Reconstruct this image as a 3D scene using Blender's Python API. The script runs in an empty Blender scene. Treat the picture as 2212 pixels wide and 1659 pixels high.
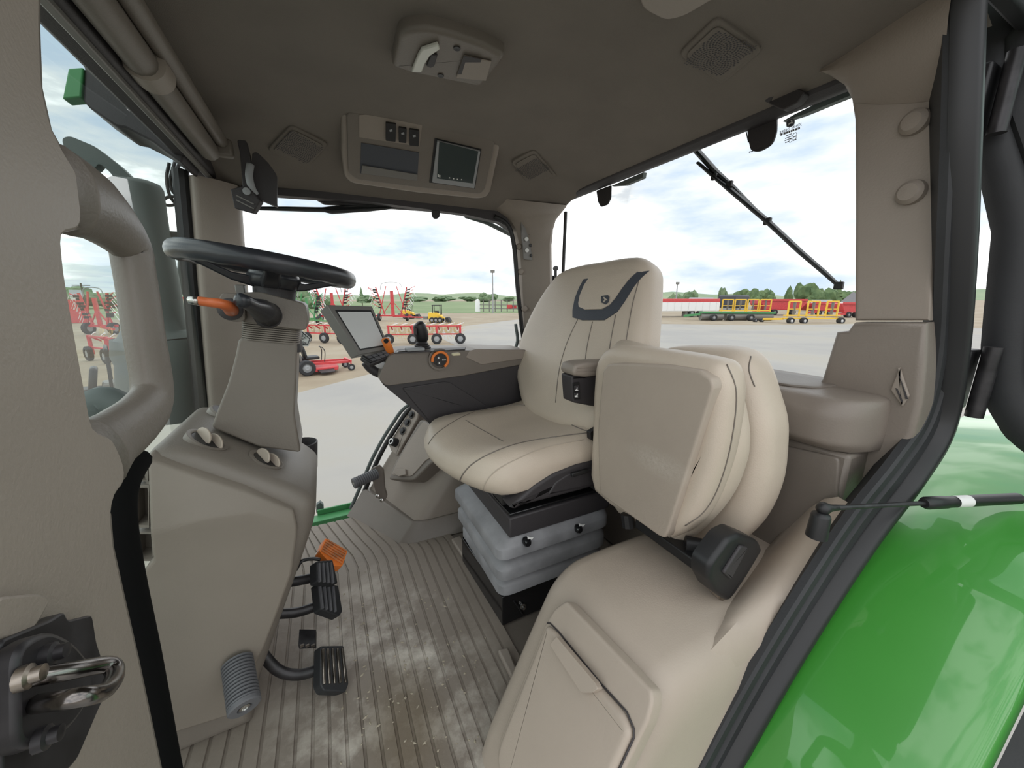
import bpy, bmesh, math, random
from mathutils import Vector, Matrix
random.seed(7)
SC = bpy.context.scene
C = SC.collection
# ------------------------------------------------------------------ camera
FPX, CX, CY = 803.0, 1106.0, 829.5
PITCH = math.atan((829.5 - 645) / FPX)
YAW = math.atan(411 * math.cos(PITCH) / FPX)
CAM = Vector((0, 0, 1.15))
cd = bpy.data.cameras.new('camera'); cam = bpy.data.objects.new('camera', cd); C.objects.link(cam)
cam.location = CAM; cam.rotation_euler = (math.pi / 2 - PITCH, 0, -YAW)
cd.sensor_width = 36; cd.lens = 36 * FPX / 2212; cd.clip_start = 0.02; cd.clip_end = 3000
SC.camera = cam
SC.view_settings.view_transform = 'Standard'; SC.view_settings.look = 'None'
SC.view_settings.gamma = 1; SC.view_settings.use_curve_mapping = False
SC.view_settings.exposure = 1.24
SC.cycles.max_bounces = 10; SC.cycles.diffuse_bounces = 6; SC.cycles.transparent_max_bounces = 24
SC.cycles.sample_clamp_indirect = 6
# ------------------------------------------------------------------ sky (overcast, thin blue gaps)
W = bpy.data.worlds.new('overcast_sky'); SC.world = W; W.use_nodes = True
nt = W.node_tree; nt.nodes.clear(); L = nt.links
tc = nt.nodes.new('ShaderNodeTexCoord')
mp = nt.nodes.new('ShaderNodeMapping'); mp.inputs['Scale'].default_value = (1.3, 1.3, 4.6)
mp.inputs['Location'].default_value = (0.35, 0.1, 0.2)
no = nt.nodes.new('ShaderNodeTexNoise'); no.inputs['Scale'].default_value = 1.9; no.inputs['Detail'].default_value = 7
no.inputs['Roughness'].default_value = 0.55
cr = nt.nodes.new('ShaderNodeValToRGB')
for i, (p, c) in enumerate([(0.35, (0.30, 0.36, 0.44, 1)), (0.45, (0.44, 0.46, 0.48, 1)), (0.56, (1, 1, 1, 1))]):
    e = cr.color_ramp.elements[i] if i < 2 else cr.color_ramp.elements.new(p)
    e.position = p; e.color = c
bg = nt.nodes.new('ShaderNodeBackground'); bg.inputs['Strength'].default_value = 1.0
wo = nt.nodes.new('ShaderNodeOutputWorld')
L.new(tc.outputs['Generated'], mp.inputs['Vector']); L.new(mp.outputs['Vector'], no.inputs['Vector'])
L.new(no.outputs['Fac'], cr.inputs['Fac']); L.new(cr.outputs['Color'], bg.inputs['Color']); L.new(bg.outputs['Background'], wo.inputs['Surface'])

# ------------------------------------------------------------------ pixel -> world
_F = Vector((math.sin(YAW) * math.cos(PITCH), math.cos(YAW) * math.cos(PITCH), -math.sin(PITCH)))
_R = Vector((math.cos(YAW), -math.sin(YAW), 0)); _U = _R.cross(_F)
def ray(x, y): return _F + _R * ((x - CX) / FPX) - _U * ((y - CY) / FPX)
def PY(x, y, Y): d = ray(x, y); return CAM + d * (Y / d.y)
def PX(x, y, X): d = ray(x, y); return CAM + d * (X / d.x)
def PZ(x, y, Z): d = ray(x, y); return CAM + d * ((Z - CAM.z) / d.z)
def PP(x, y, O, N): d = ray(x, y); return CAM + d * ((Vector(O) - CAM).dot(N) / d.dot(N))
V = Vector

# ------------------------------------------------------------------ materials
M = {}
def mat(name, col, rough=0.5, metal=0.0, grain=0.0, gscale=250.0, var=0.0, vscale=6.0, coat=0.0, spec=0.5, col2=None, coatr=0.03):
    m = bpy.data.materials.new(name); m.use_nodes = True
    n = m.node_tree.nodes; l = m.node_tree.links; b = n['Principled BSDF']
    b.inputs['Base Color'].default_value = (*col, 1); b.inputs['Roughness'].default_value = rough
    b.inputs['Metallic'].default_value = metal; b.inputs['Specular IOR Level'].default_value = spec
    b.inputs['Coat Weight'].default_value = coat; b.inputs['Coat Roughness'].default_value = coatr
    t = n.new('ShaderNodeTexCoord')
    if var or col2:
        x = n.new('ShaderNodeTexNoise'); x.inputs['Scale'].default_value = vscale; x.inputs['Detail'].default_value = 5
        r = n.new('ShaderNodeValToRGB')
        c2 = col2 or tuple(min(1, c * (1 + var)) for c in col); c1 = col if col2 else tuple(c * (1 - var) for c in col)
        r.color_ramp.elements[0].position = 0.35; r.color_ramp.elements[1].position = 0.65
        r.color_ramp.elements[0].color = (*c1, 1); r.color_ramp.elements[1].color = (*c2, 1)
        l.new(t.outputs['Object'], x.inputs['Vector']); l.new(x.outputs['Fac'], r.inputs['Fac']); l.new(r.outputs['Color'], b.inputs['Base Color'])
    if grain:
        g = n.new('ShaderNodeTexNoise'); g.inputs['Scale'].default_value = gscale; g.inputs['Detail'].default_value = 3
        bp = n.new('ShaderNodeBump'); bp.inputs['Strength'].default_value = grain; bp.inputs['Distance'].default_value = 0.002
        l.new(t.outputs['Object'], g.inputs['Vector']); l.new(g.outputs['Fac'], bp.inputs['Height']); l.new(bp.outputs['Normal'], b.inputs['Normal'])
    M[name] = m; return m
mat('taupe', (0.272, 0.232, 0.196), 0.5, grain=0.25, var=0.03)
mat('taupe_dark', (0.165, 0.142, 0.120), 0.45, grain=0.25, var=0.03)
mat('box_tan', (0.40, 0.338, 0.278), 0.5, grain=0.2, var=0.03)
mat('headliner', (0.172, 0.150, 0.128), 0.95, grain=0.5, gscale=600, var=0.05)
mat('leather', (0.535, 0.455, 0.370), 0.42, grain=0.35, gscale=320, var=0.03)
mat('leather_panel', (0.48, 0.415, 0.34), 0.5, grain=0.6, gscale=500, var=0.03)
mat('fabric_dark', (0.05, 0.056, 0.07), 0.55, grain=0.3)
mat('charcoal', (0.036, 0.032, 0.034), 0.55, grain=0.3)
mat('bellows', (0.235, 0.235, 0.245), 0.55, var=0.2, vscale=9, grain=0.1)
mat('black', (0.012, 0.012, 0.013), 0.45)
mat('black_gloss', (0.010, 0.010, 0.011), 0.12)
mat('rubber', (0.022, 0.023, 0.025), 0.6, grain=0.15, var=0.15)
mat('rubber_grey', (0.11, 0.11, 0.118), 0.6, var=0.06)
mat('wheel_rubber', (0.022, 0.023, 0.028), 0.3, grain=0.1)
mat('steel', (0.55, 0.54, 0.52), 0.25, metal=1)
mat('steel_worn', (0.35, 0.31, 0.27), 0.35, metal=1, var=0.4, vscale=40)
mat('dark_metal', (0.03, 0.028, 0.03), 0.4, metal=0.3, var=0.4, vscale=30)
mat('orange', (0.78, 0.20, 0.030), 0.4)
mat('orange_dirty', (0.62, 0.20, 0.05), 0.6, col2=(0.28, 0.13, 0.06), vscale=30)
mat('brown_orange', (0.55, 0.13, 0.04), 0.35)
mat('shelf_taupe', (0.205, 0.174, 0.147), 0.42, grain=0.25, var=0.03)
mat('dry_mud', (0.33, 0.29, 0.22), 0.95)
mat('dark_chrome', (0.20, 0.185, 0.175), 0.22, metal=1, var=0.5, vscale=60)
mat('gap_black', (0.006, 0.006, 0.006), 0.9, spec=0.08)
mat('side_tan', (0.205, 0.175, 0.145), 0.55, grain=0.2, var=0.03)
mat('green_paint', (0.045, 0.26, 0.032), 0.35, coat=1.0, var=0.02)
mat('green_far', (0.06, 0.25, 0.09), 0.4)
mat('red_far', (0.52, 0.05, 0.055), 0.4, var=0.1)
mat('yellow_far', (0.78, 0.50, 0.05), 0.45)
mat('white_far', (0.75, 0.75, 0.75), 0.5)
mat('grey_far', (0.30, 0.31, 0.32), 0.6)
mat('tyre', (0.028, 0.028, 0.030), 0.85)
mat('cream', (0.60, 0.54, 0.36), 0.6)
mat('white_label', (0.78, 0.78, 0.76), 0.5)
mat('ink', (0.02, 0.02, 0.02), 0.6)
mat('grey_plastic', (0.17, 0.162, 0.150), 0.4)
mat('lamp_lens', (0.62, 0.62, 0.56), 0.15)
mat('screen', (0.035, 0.05, 0.05), 0.07)
mat('screen_sky_sheen', (0.64, 0.65, 0.65), 0.22, coat=0.4)  # switched-off monitor; the reflected sky is put into its pale base colour
mat('hood_grey', (0.10, 0.12, 0.115), 0.6)
mat('red_plastic', (0.65, 0.03, 0.03), 0.3)
def glass_mat(name, tint, refl=0.06):
    m = bpy.data.materials.new(name); m.use_nodes = True; n = m.node_tree.nodes; l = m.node_tree.links; n.clear()
    o = n.new('ShaderNodeOutputMaterial'); t = n.new('ShaderNodeBsdfTransparent'); t.inputs['Color'].default_value = (*tint, 1)
    g = n.new('ShaderNodeBsdfGlossy'); g.inputs['Roughness'].default_value = 0.02
    mx = n.new('ShaderNodeMixShader'); fr = n.new('ShaderNodeLayerWeight'); fr.inputs['Blend'].default_value = 0.25
    ml = n.new('ShaderNodeMath'); ml.operation = 'MULTIPLY'; ml.inputs[1].default_value = refl * 4
    l.new(fr.outputs['Fresnel'], ml.inputs[0]); l.new(ml.outputs[0], mx.inputs['Fac'])
    l.new(t.outputs[0], mx.inputs[1]); l.new(g.outputs[0], mx.inputs[2]); l.new(mx.outputs[0], o.inputs['Surface'])
    M[name] = m
glass_mat('glass', (0.97, 0.985, 0.98)); glass_mat('glass_green', (0.84, 0.93, 0.89))

# ------------------------------------------------------------------ mesh helpers
def link(name, me, m, parent=None, smooth=35, bevel=0, seg=2, sub=0):
    o = bpy.data.objects.new(name, me); C.objects.link(o)
    if m: me.materials.append(M[m] if isinstance(m, str) else m)
    if parent is not None: o.parent = parent
    if smooth:
        me.polygons.foreach_set('use_smooth', [True] * len(me.polygons))
        if smooth < 180: me.set_sharp_from_angle(angle=math.radians(smooth))
    if bevel:
        b = o.modifiers.new('bevel', 'BEVEL'); b.width = bevel; b.segments = seg; b.limit_method = 'ANGLE'; b.angle_limit = math.radians(28)
        b.harden_normals = False
        me.polygons.foreach_set('use_smooth', [True] * len(me.polygons)); 
    if sub:
        s = o.modifiers.new('sub', 'SUBSURF'); s.levels = sub; s.render_levels = sub
    return o
class B:
    """collects shapes of ONE part into one mesh"""
    def __init__(s): s.bm = bmesh.new()
    def add(s, vs, fs):
        v = [s.bm.verts.new(p) for p in vs]
        for f in fs:
            try: s.bm.faces.new([v[i] for i in f])
            except ValueError: pass
        return v
    def box(s, c, d, rot=None):
        x, y, z = (k / 2 for k in d); c = V(c)
        P = [V((a, b, e)) for a in (-x, x) for b in (-y, y) for e in (-z, z)]
        if rot is not None: P = [rot @ p for p in P]
        s.add([c + p for p in P], [(0, 1, 3, 2), (4, 6, 7, 5), (0, 4, 5, 1), (2, 3, 7, 6), (0, 2, 6, 4), (1, 5, 7, 3)]); return s
    def bar(s, a, b, w, h=None, up=(0, 0, 1)):
        a, b = V(a), V(b); h = h or w; d = (b - a); ln = d.length; d.normalize(); u = V(up)
        if abs(d.dot(u)) > 0.98: u = V((1, 0, 0))
        x = d.cross(u).normalized(); y = x.cross(d).normalized()
        rot = Matrix((d, x, y)).transposed()
        return s.box((a + b) / 2, (ln, w, h), rot)
    def prism(s, pts, vec):
        pts = [V(p) for p in pts]; vec = V(vec); n = len(pts)
        s.add(pts + [p + vec for p in pts], [tuple(range(n - 1, -1, -1)), tuple(range(n, 2 * n))] + [(i, (i + 1) % n, n + (i + 1) % n, n + i) for i in range(n)]); return s
    def loft(s, rings, caps=True, closed=True):
        n = len(rings[0]); vs = [V(p) for r in rings for p in r]; fs = []
        for k in range(len(rings) - 1):
            for i in range(n if closed else n - 1):
                j = (i + 1) % n; fs.append((k * n + i, k * n + j, (k + 1) * n + j, (k + 1) * n + i))
        if caps and closed: fs += [tuple(range(n - 1, -1, -1)), tuple(range((len(rings) - 1) * n, len(rings) * n))]
        s.add(vs, fs); return s
    def tube(s, pts, r, n=10, caps=True, flat=1.0, up=(0, 0, 1)):
        pts = [V(p) for p in pts]; rs = r if isinstance(r, (list, tuple)) else [r] * len(pts)
        rings = []; ref = None
        for i, p in enumerate(pts):
            d = (pts[min(i + 1, len(pts) - 1)] - pts[max(i - 1, 0)]).normalized()
            if ref is None:
                ref = V(up)
                if abs(d.dot(ref)) > 0.95: ref = V((1, 0, 0))
            x = d.cross(ref).normalized(); y = x.cross(d).normalized(); ref = y
            rings.append([p + x * (rs[i] * math.cos(2 * math.pi * k / n)) + y * (rs[i] * flat * math.sin(2 * math.pi * k / n)) for k in range(n)])
        return s.loft(rings, caps)
    def lathe(s, prof, O=(0, 0, 0), ax=(0, 0, 1), n=20, loop=False):
        """prof: (radius, height) pairs along the axis"""
        O, ax = V(O), V(ax).normalized(); t = V((1, 0, 0)) if abs(ax.x) < 0.9 else V((0, 1, 0))
        x = ax.cross(t).normalized(); y = ax.cross(x)
        return s.loft([[O + ax * h + x * (max(r, 1e-5) * math.cos(2 * math.pi * k / n)) + y * (max(r, 1e-5) * math.sin(2 * math.pi * k / n)) for k in range(n)] for r, h in (list(prof) + [prof[0]] if loop else prof)], caps=not loop)
    def obj(s, name, m, parent=None, **k):
        bmesh.ops.recalc_face_normals(s.bm, faces=s.bm.faces[:])
        me = bpy.data.meshes.new(name); s.bm.to_mesh(me); s.bm.free(); return link(name, me, m, parent, **k)
def spline(pts, n=8, closed=False):
    pts = [V(p) for p in pts]; out = []; N = len(pts)
    for i in range(N if closed else N - 1):
        g = (lambda k: pts[k % N]) if closed else (lambda k: pts[max(0, min(N - 1, k))])
        a, b, c, d = g(i - 1), g(i), g(i + 1), g(i + 2)
        for k in range(n):
            t = k / n
            out.append(0.5 * ((2 * b) + (c - a) * t + (2 * a - 5 * b + 4 * c - d) * t * t + (3 * b - a - 3 * c + d) * t ** 3))
    if not closed: out.append(pts[-1])
    return out
def fillet(pts, r, n=4):
    """round the corners of a closed polygon; r: one radius or one per corner"""
    pts = [V(p) for p in pts]; out = []; N = len(pts)
    for i, p in enumerate(pts):
        rr = r[i] if isinstance(r, (list, tuple)) else r
        a, b = pts[i - 1] - p, pts[(i + 1) % N] - p
        k = min(rr, a.length * 0.45, b.length * 0.45)
        if k < 1e-6: out.append(p); continue
        s, e = p + a.normalized() * k, p + b.normalized() * k
        for j in range(n + 1):
            t = j / n; out.append(s * (1 - t) ** 2 + p * 2 * t * (1 - t) + e * t * t)
    return out
def slab(bb, pts, nrm, th, r=0.01, bulge=0.0, steps=3, inner=4, back_r=None):
    """rounded slab: closed outline pts (3-D, planar), front face pushed th along nrm, edge radius r, domed by bulge"""
    pts = [V(p) for p in pts]; nrm = V(nrm).normalized(); N = len(pts); cen = sum(pts, V()) / N
    area = sum(((pts[i] - cen).cross(pts[(i + 1) % N] - cen)).dot(nrm) for i in range(N))
    sg = 1 if area > 0 else -1
    inn = []
    for i in range(N):
        t = (pts[(i + 1) % N] - pts[i - 1]).normalized(); inn.append(nrm.cross(t) * sg)
    rings = []
    br = 0 if back_r is None else back_r
    if br:
        for j in range(steps):
            a = math.pi / 2 * j / steps; rings.append([p + i_ * (br * (1 - math.sin(a))) + nrm * (br * (1 - math.cos(a))) for p, i_ in zip(pts, inn)])
        rings.append([p + nrm * br for p in pts])
    else: rings.append(list(pts))
    for j in range(steps + 1):
        a = math.pi / 2 * j / steps; rings.append([p + i_ * (r * (1 - math.cos(a))) + nrm * (th - r + r * math.sin(a)) for p, i_ in zip(pts, inn)])
    last = rings[-1]; c2 = sum(last, V()) / N
    for j in range(1, inner):
        t = j / inner; rings.append([p.lerp(c2, t) + nrm * (bulge * (1 - (1 - t) ** 2)) for p in last])
    n = N; vs = [p for rg in rings for p in rg]; fs = []
    for k in range(len(rings) - 1):
        for i in range(n):
            j = (i + 1) % n; fs.append((k * n + i, k * n + j, (k + 1) * n + j, (k + 1) * n + i))
    o = (len(rings) - 1) * n
    if inner > 1:
        vs.append(c2 + nrm * bulge); top = len(vs) - 1; fs += [(o + i, o + (i + 1) % n, top) for i in range(n)]
    else:
        fl = min(0.004, r * 0.5); vs += [p + i_ * fl for p, i_ in zip(last, inn)]
        fs += [(o + i, o + (i + 1) % n, o + n + (i + 1) % n, o + n + i) for i in range(n)]; fs.append(tuple(range(o + n, o + 2 * n)))
    fs.append(tuple(range(n - 1, -1, -1)))
    bb.add(vs, fs); return bb
def props(o, label, cat, group=None):
    o['label'] = label; o['category'] = cat
    if group: o['group'] = group
    return o
def thing(name, label, cat, loc=(0, 0, 0), rz=0, group=None):
    """Empty at the base; parts are built in world coordinates unless loc moves them"""
    o = bpy.data.objects.new(name, None); C.objects.link(o); o.location = loc; o.rotation_euler = (0, 0, rz); o.empty_display_size = 0.1
    return props(o, label, cat, group)
def struct(o): o['kind'] = 'structure'; return o
def pxl(pts, f): return [f(x, y) for x, y in pts]
def rotz(a): return Matrix.Rotation(a, 3, 'Z')

# ================================================================== CAB SHELL
def ceil_z(x, y):
    sx, sy = abs((x - 0.42) / 0.87), abs((y - 1.18) / 0.87)
    dx, dy = 0.105 * sx ** 3, (0.235 if y > 1.18 else 0.07) * sy ** 3
    return 1.80 - (dx ** 4 + dy ** 4) ** 0.25
def ceil_n(x, y, e=0.01):
    return -V(((ceil_z(x - e, y) - ceil_z(x + e, y)) / (2 * e), (ceil_z(x, y - e) - ceil_z(x, y + e)) / (2 * e), 1)).normalized()
def on_ceiling(px, py):
    z = 1.7
    for _ in range(25):
        p = PZ(px, py, z); z = z * 0.5 + 0.5 * ceil_z(p.x, p.y)
    return PZ(px, py, z)
b = B(); nx, ny = 48, 48; x0, x1, y0, y1 = -0.35, 1.285, 0.372, 2.01
vs = [V((x0 + (x1 - x0) * i / nx, y0 + (y1 - y0) * j / ny, 0)) for i in range(nx + 1) for j in range(ny + 1)]
for v in vs: v.z = ceil_z(v.x, v.y)
b.add(vs + [v + V((0, 0, 0.06)) for v in vs], [(i * (ny + 1) + j, i * (ny + 1) + j + 1, (i + 1) * (ny + 1) + j + 1, (i + 1) * (ny + 1) + j) for i in range(nx) for j in range(ny)]
      + [tuple((nx + 1) * (ny + 1) + k for k in (i * (ny + 1) + j, (i + 1) * (ny + 1) + j, (i + 1) * (ny + 1) + j + 1, i * (ny + 1) + j + 1)) for i in range(nx) for j in range(ny)])
ceiling = struct(b.obj('ceiling', 'headliner', smooth=180))
# outer roof shell above the headliner
b = B(); rp = fillet([(-0.42, 0.30, 1.69), (1.40, 0.30, 1.69), (1.40, 2.10, 1.69), (-0.42, 2.10, 1.69)], 0.18, 6)
slab(b, [V((p.x, p.y, 1.845)) for p in rp], (0, 0, 1), 0.12, 0.06)
roof = struct(b.obj('roof', 'green_far')); roof['label'] = 'green tractor cab roof shell above the headliner'

# floor with ribbed mat
b = B(); b.box((0.37, 1.185, -0.035), (1.83, 1.62, 0.06)); floor = struct(b.obj('floor', 'taupe_dark'))
def mat_floor():
    m = bpy.data.materials.new('mat_dirty'); m.use_nodes = True; n = m.node_tree.nodes; l = m.node_tree.links; p = n['Principled BSDF']
    t = n.new('ShaderNodeTexCoord')
    a = n.new('ShaderNodeTexNoise'); a.inputs['Scale'].default_value = 5.5; a.inputs['Detail'].default_value = 9; a.inputs['Roughness'].default_value = 0.66
    r = n.new('ShaderNodeValToRGB'); r.color_ramp.elements[0].position = 0.47; r.color_ramp.elements[1].position = 0.66
    mp = n.new('ShaderNodeMapping'); mp.inputs['Location'].default_value = (-0.16, -1.0, 0); mp.inputs['Scale'].default_value = (2.6, 1.25, 1)
    gr = n.new('ShaderNodeTexGradient'); gr.gradient_type = 'SPHERICAL'
    l.new(t.outputs['Object'], mp.inputs['Vector']); l.new(mp.outputs['Vector'], gr.inputs['Vector'])
    mu = n.new('ShaderNodeMath'); mu.operation = 'MULTIPLY'
    mx = n.new('ShaderNodeMixRGB'); mx.inputs[1].default_value = (0.225, 0.192, 0.160, 1); mx.inputs[2].default_value = (0.55, 0.505, 0.44, 1); p.inputs['Specular IOR Level'].default_value = 0.3
    pw = n.new('ShaderNodeMath'); pw.operation = 'MULTIPLY'; pw.inputs[1].default_value = 1.9; pw.use_clamp = True
    l.new(t.outputs['Object'], a.inputs['Vector']); l.new(a.outputs['Fac'], r.inputs['Fac']); l.new(gr.outputs['Fac'], pw.inputs[0])
    l.new(r.outputs['Color'], mu.inputs[0]); l.new(pw.outputs[0], mu.inputs[1]); l.new(mu.outputs[0], mx.inputs[0])
    # brown muddy patch by the near edge
    mp2 = n.new('ShaderNodeMapping'); mp2.inputs['Location'].default_value = (-0.09 * 7, -0.83 * 4, 0); mp2.inputs['Scale'].default_value = (7, 4, 1)
    g2 = n.new('ShaderNodeTexGradient'); g2.gradient_type = 'SPHERICAL'; l.new(t.outputs['Object'], mp2.inputs['Vector']); l.new(mp2.outputs['Vector'], g2.inputs['Vector'])
    m2 = n.new('ShaderNodeMath'); m2.operation = 'MULTIPLY'; m2.inputs[1].default_value = 1.4; m2.use_clamp = True; l.new(g2.outputs['Fac'], m2.inputs[0])
    a3 = n.new('ShaderNodeMath'); a3.operation = 'MULTIPLY'; l.new(m2.outputs[0], a3.inputs[0]); l.new(a.outputs['Fac'], a3.inputs[1])
    mx2 = n.new('ShaderNodeMixRGB'); mx2.inputs[2].default_value = (0.11, 0.075, 0.03, 1); l.new(mx.outputs[0], mx2.inputs[1]); l.new(a3.outputs[0], mx2.inputs[0])
    l.new(mx2.outputs[0], p.inputs['Base Color'])
    ro = n.new('ShaderNodeMapRange'); ro.inputs['To Min'].default_value = 0.55; ro.inputs['To Max'].default_value = 0.36; l.new(mu.outputs[0], ro.inputs['Value']); l.new(ro.outputs[0], p.inputs['Roughness'])
    nb = n.new('ShaderNodeTexNoise'); nb.inputs['Scale'].default_value = 45; nb.inputs['Detail'].default_value = 6; l.new(t.outputs['Object'], nb.inputs['Vector'])
    bp = n.new('ShaderNodeBump'); bp.inputs['Strength'].default_value = 0.5; bp.inputs['Distance'].default_value = 0.004
    l.new(nb.outputs['Fac'], bp.inputs['Height']); l.new(bp.outputs['Normal'], p.inputs['Normal'])
    M['mat_dirty'] = m
mat_floor()
b = B(); prof = []; x = -0.50; PIT = 0.0405
while x < 0.47:
    prof += [(x, 0.000), (x + 0.0015, 0.006), (x + PIT - 0.0075, 0.006), (x + PIT - 0.006, 0.000)]; x += PIT
ys = [0.40, 0.6, 0.8, 1.0, 1.2, 1.4, 1.55, 1.65, 1.75, 1.85, 1.98]
def bend(y): return -0.34 * max(0, y - 1.60) if y < 1.75 else -0.051 - 0.30 * (y - 1.75)
rows = [[(px_ + bend(y) * min(1, max(0, (px_ + 0.35) / 0.3)), y, 0.001 + pz_) for px_, pz_ in prof] for y in ys]
n_ = len(prof); b.add([V(p) for r_ in rows for p in r_], [(k * n_ + i, k * n_ + i + 1, (k + 1) * n_ + i + 1, (k + 1) * n_ + i) for k in range(len(rows) - 1) for i in range(n_ - 1)])
fm = b.obj('floor_mat', 'mat_dirty', smooth=20); props(fm, 'dirty brown ribbed rubber floor mat in front of the driver seat', 'floor mat')
# small raised stops moulded on the mat
for pts in ([(975, 1172), (995, 1165), (1028, 1222), (1012, 1228)], [(1075, 1415), (1098, 1408), (1122, 1470), (1118, 1500)]):
    q = [PZ(x, y, 0.012) for x, y in pts]; bb = B(); bb.prism(q, (0, 0, 0.022)); bb.obj('raised_stop', 'taupe', fm, bevel=0.006)

# ---- near front post (door jamb) X = -0.2 with its grab handle
JX = -0.20
jp = [(-420, -160), (88, -160), (87, 60), (92, 190), (112, 280), (148, 345), (166, 372), (178, 470), (172, 495), (132, 505), (140, 590), (165, 735), (200, 928), (245, 948), (268, 1000), (272, 1040), (248, 1068), (240, 1110), (246, 1180), (268, 1280), (300, 1420), (350, 1659), (385, 1830), (-420, 1830)]
b = B(); b.prism(fillet([PX(x, y, JX + 0.02) for x, y in jp], 0.008, 2), (-0.02, 0, 0))
post = struct(b.obj('trim_1', 'taupe', smooth=50, bevel=0.005)); post['label'] = 'taupe front door post beside the open doorway'
b = B(); b.prism([PX(x, y, JX - 0.004) for x, y in jp[:9] + [(60, 520), (120, 960), (200, 1060)] + jp[17:]], (-0.03, 0, 0)); b.obj('post_core', 'taupe_dark', post)
# grab handle: closed loop growing out of the post
hc = [(128, 408), (205, 448), (275, 520), (292, 590), (312, 720), (330, 850), (300, 905), (245, 950), (205, 985)]
hw = [0.050, 0.047, 0.038, 0.037, 0.037, 0.038, 0.038, 0.038, 0.046]
hp = [PX(x, y, JX - 0.012) for x, y in hc]; pts = spline(hp, 6); rr = []
for i in range(len(pts)):
    t = i / 6; k = min(int(t), len(hw) - 2); rr.append(hw[k] + (hw[k + 1] - hw[k]) * (t - k))
b = B(); b.tube(pts, [r * 0.84 for r in rr], 16, flat=0.62, up=(1, 0, 0))
gh = b.obj('grab_handle', 'taupe_dark', smooth=180); props(gh, 'moulded taupe grab handle loop on the front door post', 'handle')
# rubber door seal running down behind the post
b = B(); b.tube(spline([PX(x, y, JX - 0.03) for x, y in [(292, 992), (262, 1045), (254, 1120), (272, 1250), (310, 1430), (346, 1620), (384, 1820)]], 6), 0.0165, 12)
ds = b.obj('door_seal', 'gap_black', smooth=180); props(ds, 'black rubber door seal along the edge of the front post', 'seal')
# striker and latch plate on the post
st = thing('door_striker', 'black latch plate with chrome striker loop on the front door post', 'latch', PX(80, 1470, JX + 0.02))
st.location = (0, 0, 0)
b = B(); b.prism(fillet([PX(x, y, JX + 0.021) for x, y in [(-60, 1400), (60, 1352), (92, 1332), (100, 1352), (158, 1338), (168, 1400), (200, 1490), (170, 1550), (120, 1659), (60, 1720), (-60, 1720)]], 0.004), (0.010, 0, 0)); b.obj('plate', 'dark_metal', st, bevel=0.002)
b = B(); b.prism(fillet([PX(x, y, JX + 0.031) for x, y in [(-40, 1420), (40, 1375), (100, 1400), (150, 1455), (140, 1530), (90, 1600), (10, 1640), (-40, 1640)]], 0.01), (0.012, 0, 0)); b.obj('cover_plate', 'dark_metal', st, bevel=0.003)
lp = [PX(60, 1465, JX + 0.045), PX(150, 1450, JX + 0.056), PX(232, 1436, JX + 0.065), PX(248, 1458, JX + 0.07), PX(224, 1494, JX + 0.075), PX(160, 1508, JX + 0.07), PX(80, 1520, JX + 0.045)]
b = B(); b.tube(spline(lp, 6), 0.0044, 12); b.obj('striker_loop', 'dark_chrome', st, smooth=180)
for (x, y) in [(40, 1468), (95, 1418), (80, 1600)]:
    p = PX(x, y, JX + 0.043); b = B(); b.lathe([(0.0, 0), (0.006, 0), (0.006, 0.004), (0.004, 0.005), (0.004, 0.009), (0, 0.010)], p, (1, 0, 0), 12); b.obj('bolt', 'steel_worn' if y < 1500 and x < 50 else 'dark_metal', st)
b = B(); b.prism(fillet([PX(x, y, JX + 0.02) for x, y in [(-60, 1300), (45, 1290), (74, 1302), (30, 1378), (-60, 1400)]], 0.008), (0.008, 0, 0)); b.obj('moulded_bump', 'taupe', post, bevel=0.004)

# ---- far front post
b = B()
zz = [0.30, 0.6, 0.9, 1.2, 1.45, 1.60]
rings = []
for z in zz:
    t = (z - 0.3) / 1.3; X0 = -0.53 + 0.115 * t; X1 = -0.345 + 0.085 * t + 0.02 * max(0, t - 0.8); Yf = 2.02 - 0.03 * t
    rings.append(fillet([(X0, Yf + 0.06, z), (X0, Yf - 0.05, z), (X0 + 0.03, Yf - 0.10, z), (X0 + 0.10, Yf - 0.06, z), (X1, Yf, z), (X1, Yf + 0.06, z)], 0.02, 3))
b.loft(rings); p2 = struct(b.obj('trim_2', 'taupe', smooth=50)); p2['label'] = 'taupe post between the windshield and the far side window'
b = B(); b.tube([(-0.545, 1.945, 0.2), (-0.485, 1.94, 0.9), (-0.425, 1.925, 1.62)], 0.026, 10); sl = b.obj('windshield_seal', 'black'); props(sl, 'black windshield seal beside the far front post', 'seal')

# ---- far rear post
b = B(); rings = []
for z, w0, w1 in [(0.66, 1.105, 1.25), (0.9, 1.095, 1.24), (1.1, 1.075, 1.225), (1.3, 1.055, 1.21), (1.45, 1.035, 1.20), (1.53, 1.01, 1.205), (1.58, 0.97, 1.22), (1.615, 0.90, 1.25), (1.66, 0.85, 1.29)]:
    yb = 2.02 - 0.05 * (z - 0.66)
    rings.append([(w0, yb + 0.06, z), (w0, yb, z), (w0 + 0.05, yb - 0.035, z), (w0 + 0.075, yb - 0.06, z), (w1 - 0.02, yb - 0.09, z), (w1, yb - 0.08, z), (w1 + 0.02, yb + 0.06, z)])
b.loft(rings); p3 = struct(b.obj('trim_3', 'taupe', smooth=40)); p3['label'] = 'taupe post between the far side window and the rear window'
for i, (x, y) in enumerate([(1121, 533), (1125, 587), (1133, 667), (1137, 717)]):
    p = PY(x, y, 1.985); b = B(); b.lathe([(0, -0.004), (0.018, -0.004), (0.018, 0.006), (0.013, 0.012), (0, 0.014)], p, (-0.45, -0.85, 0), 16); b.obj('bolt_cap', 'taupe', p3)
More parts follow.
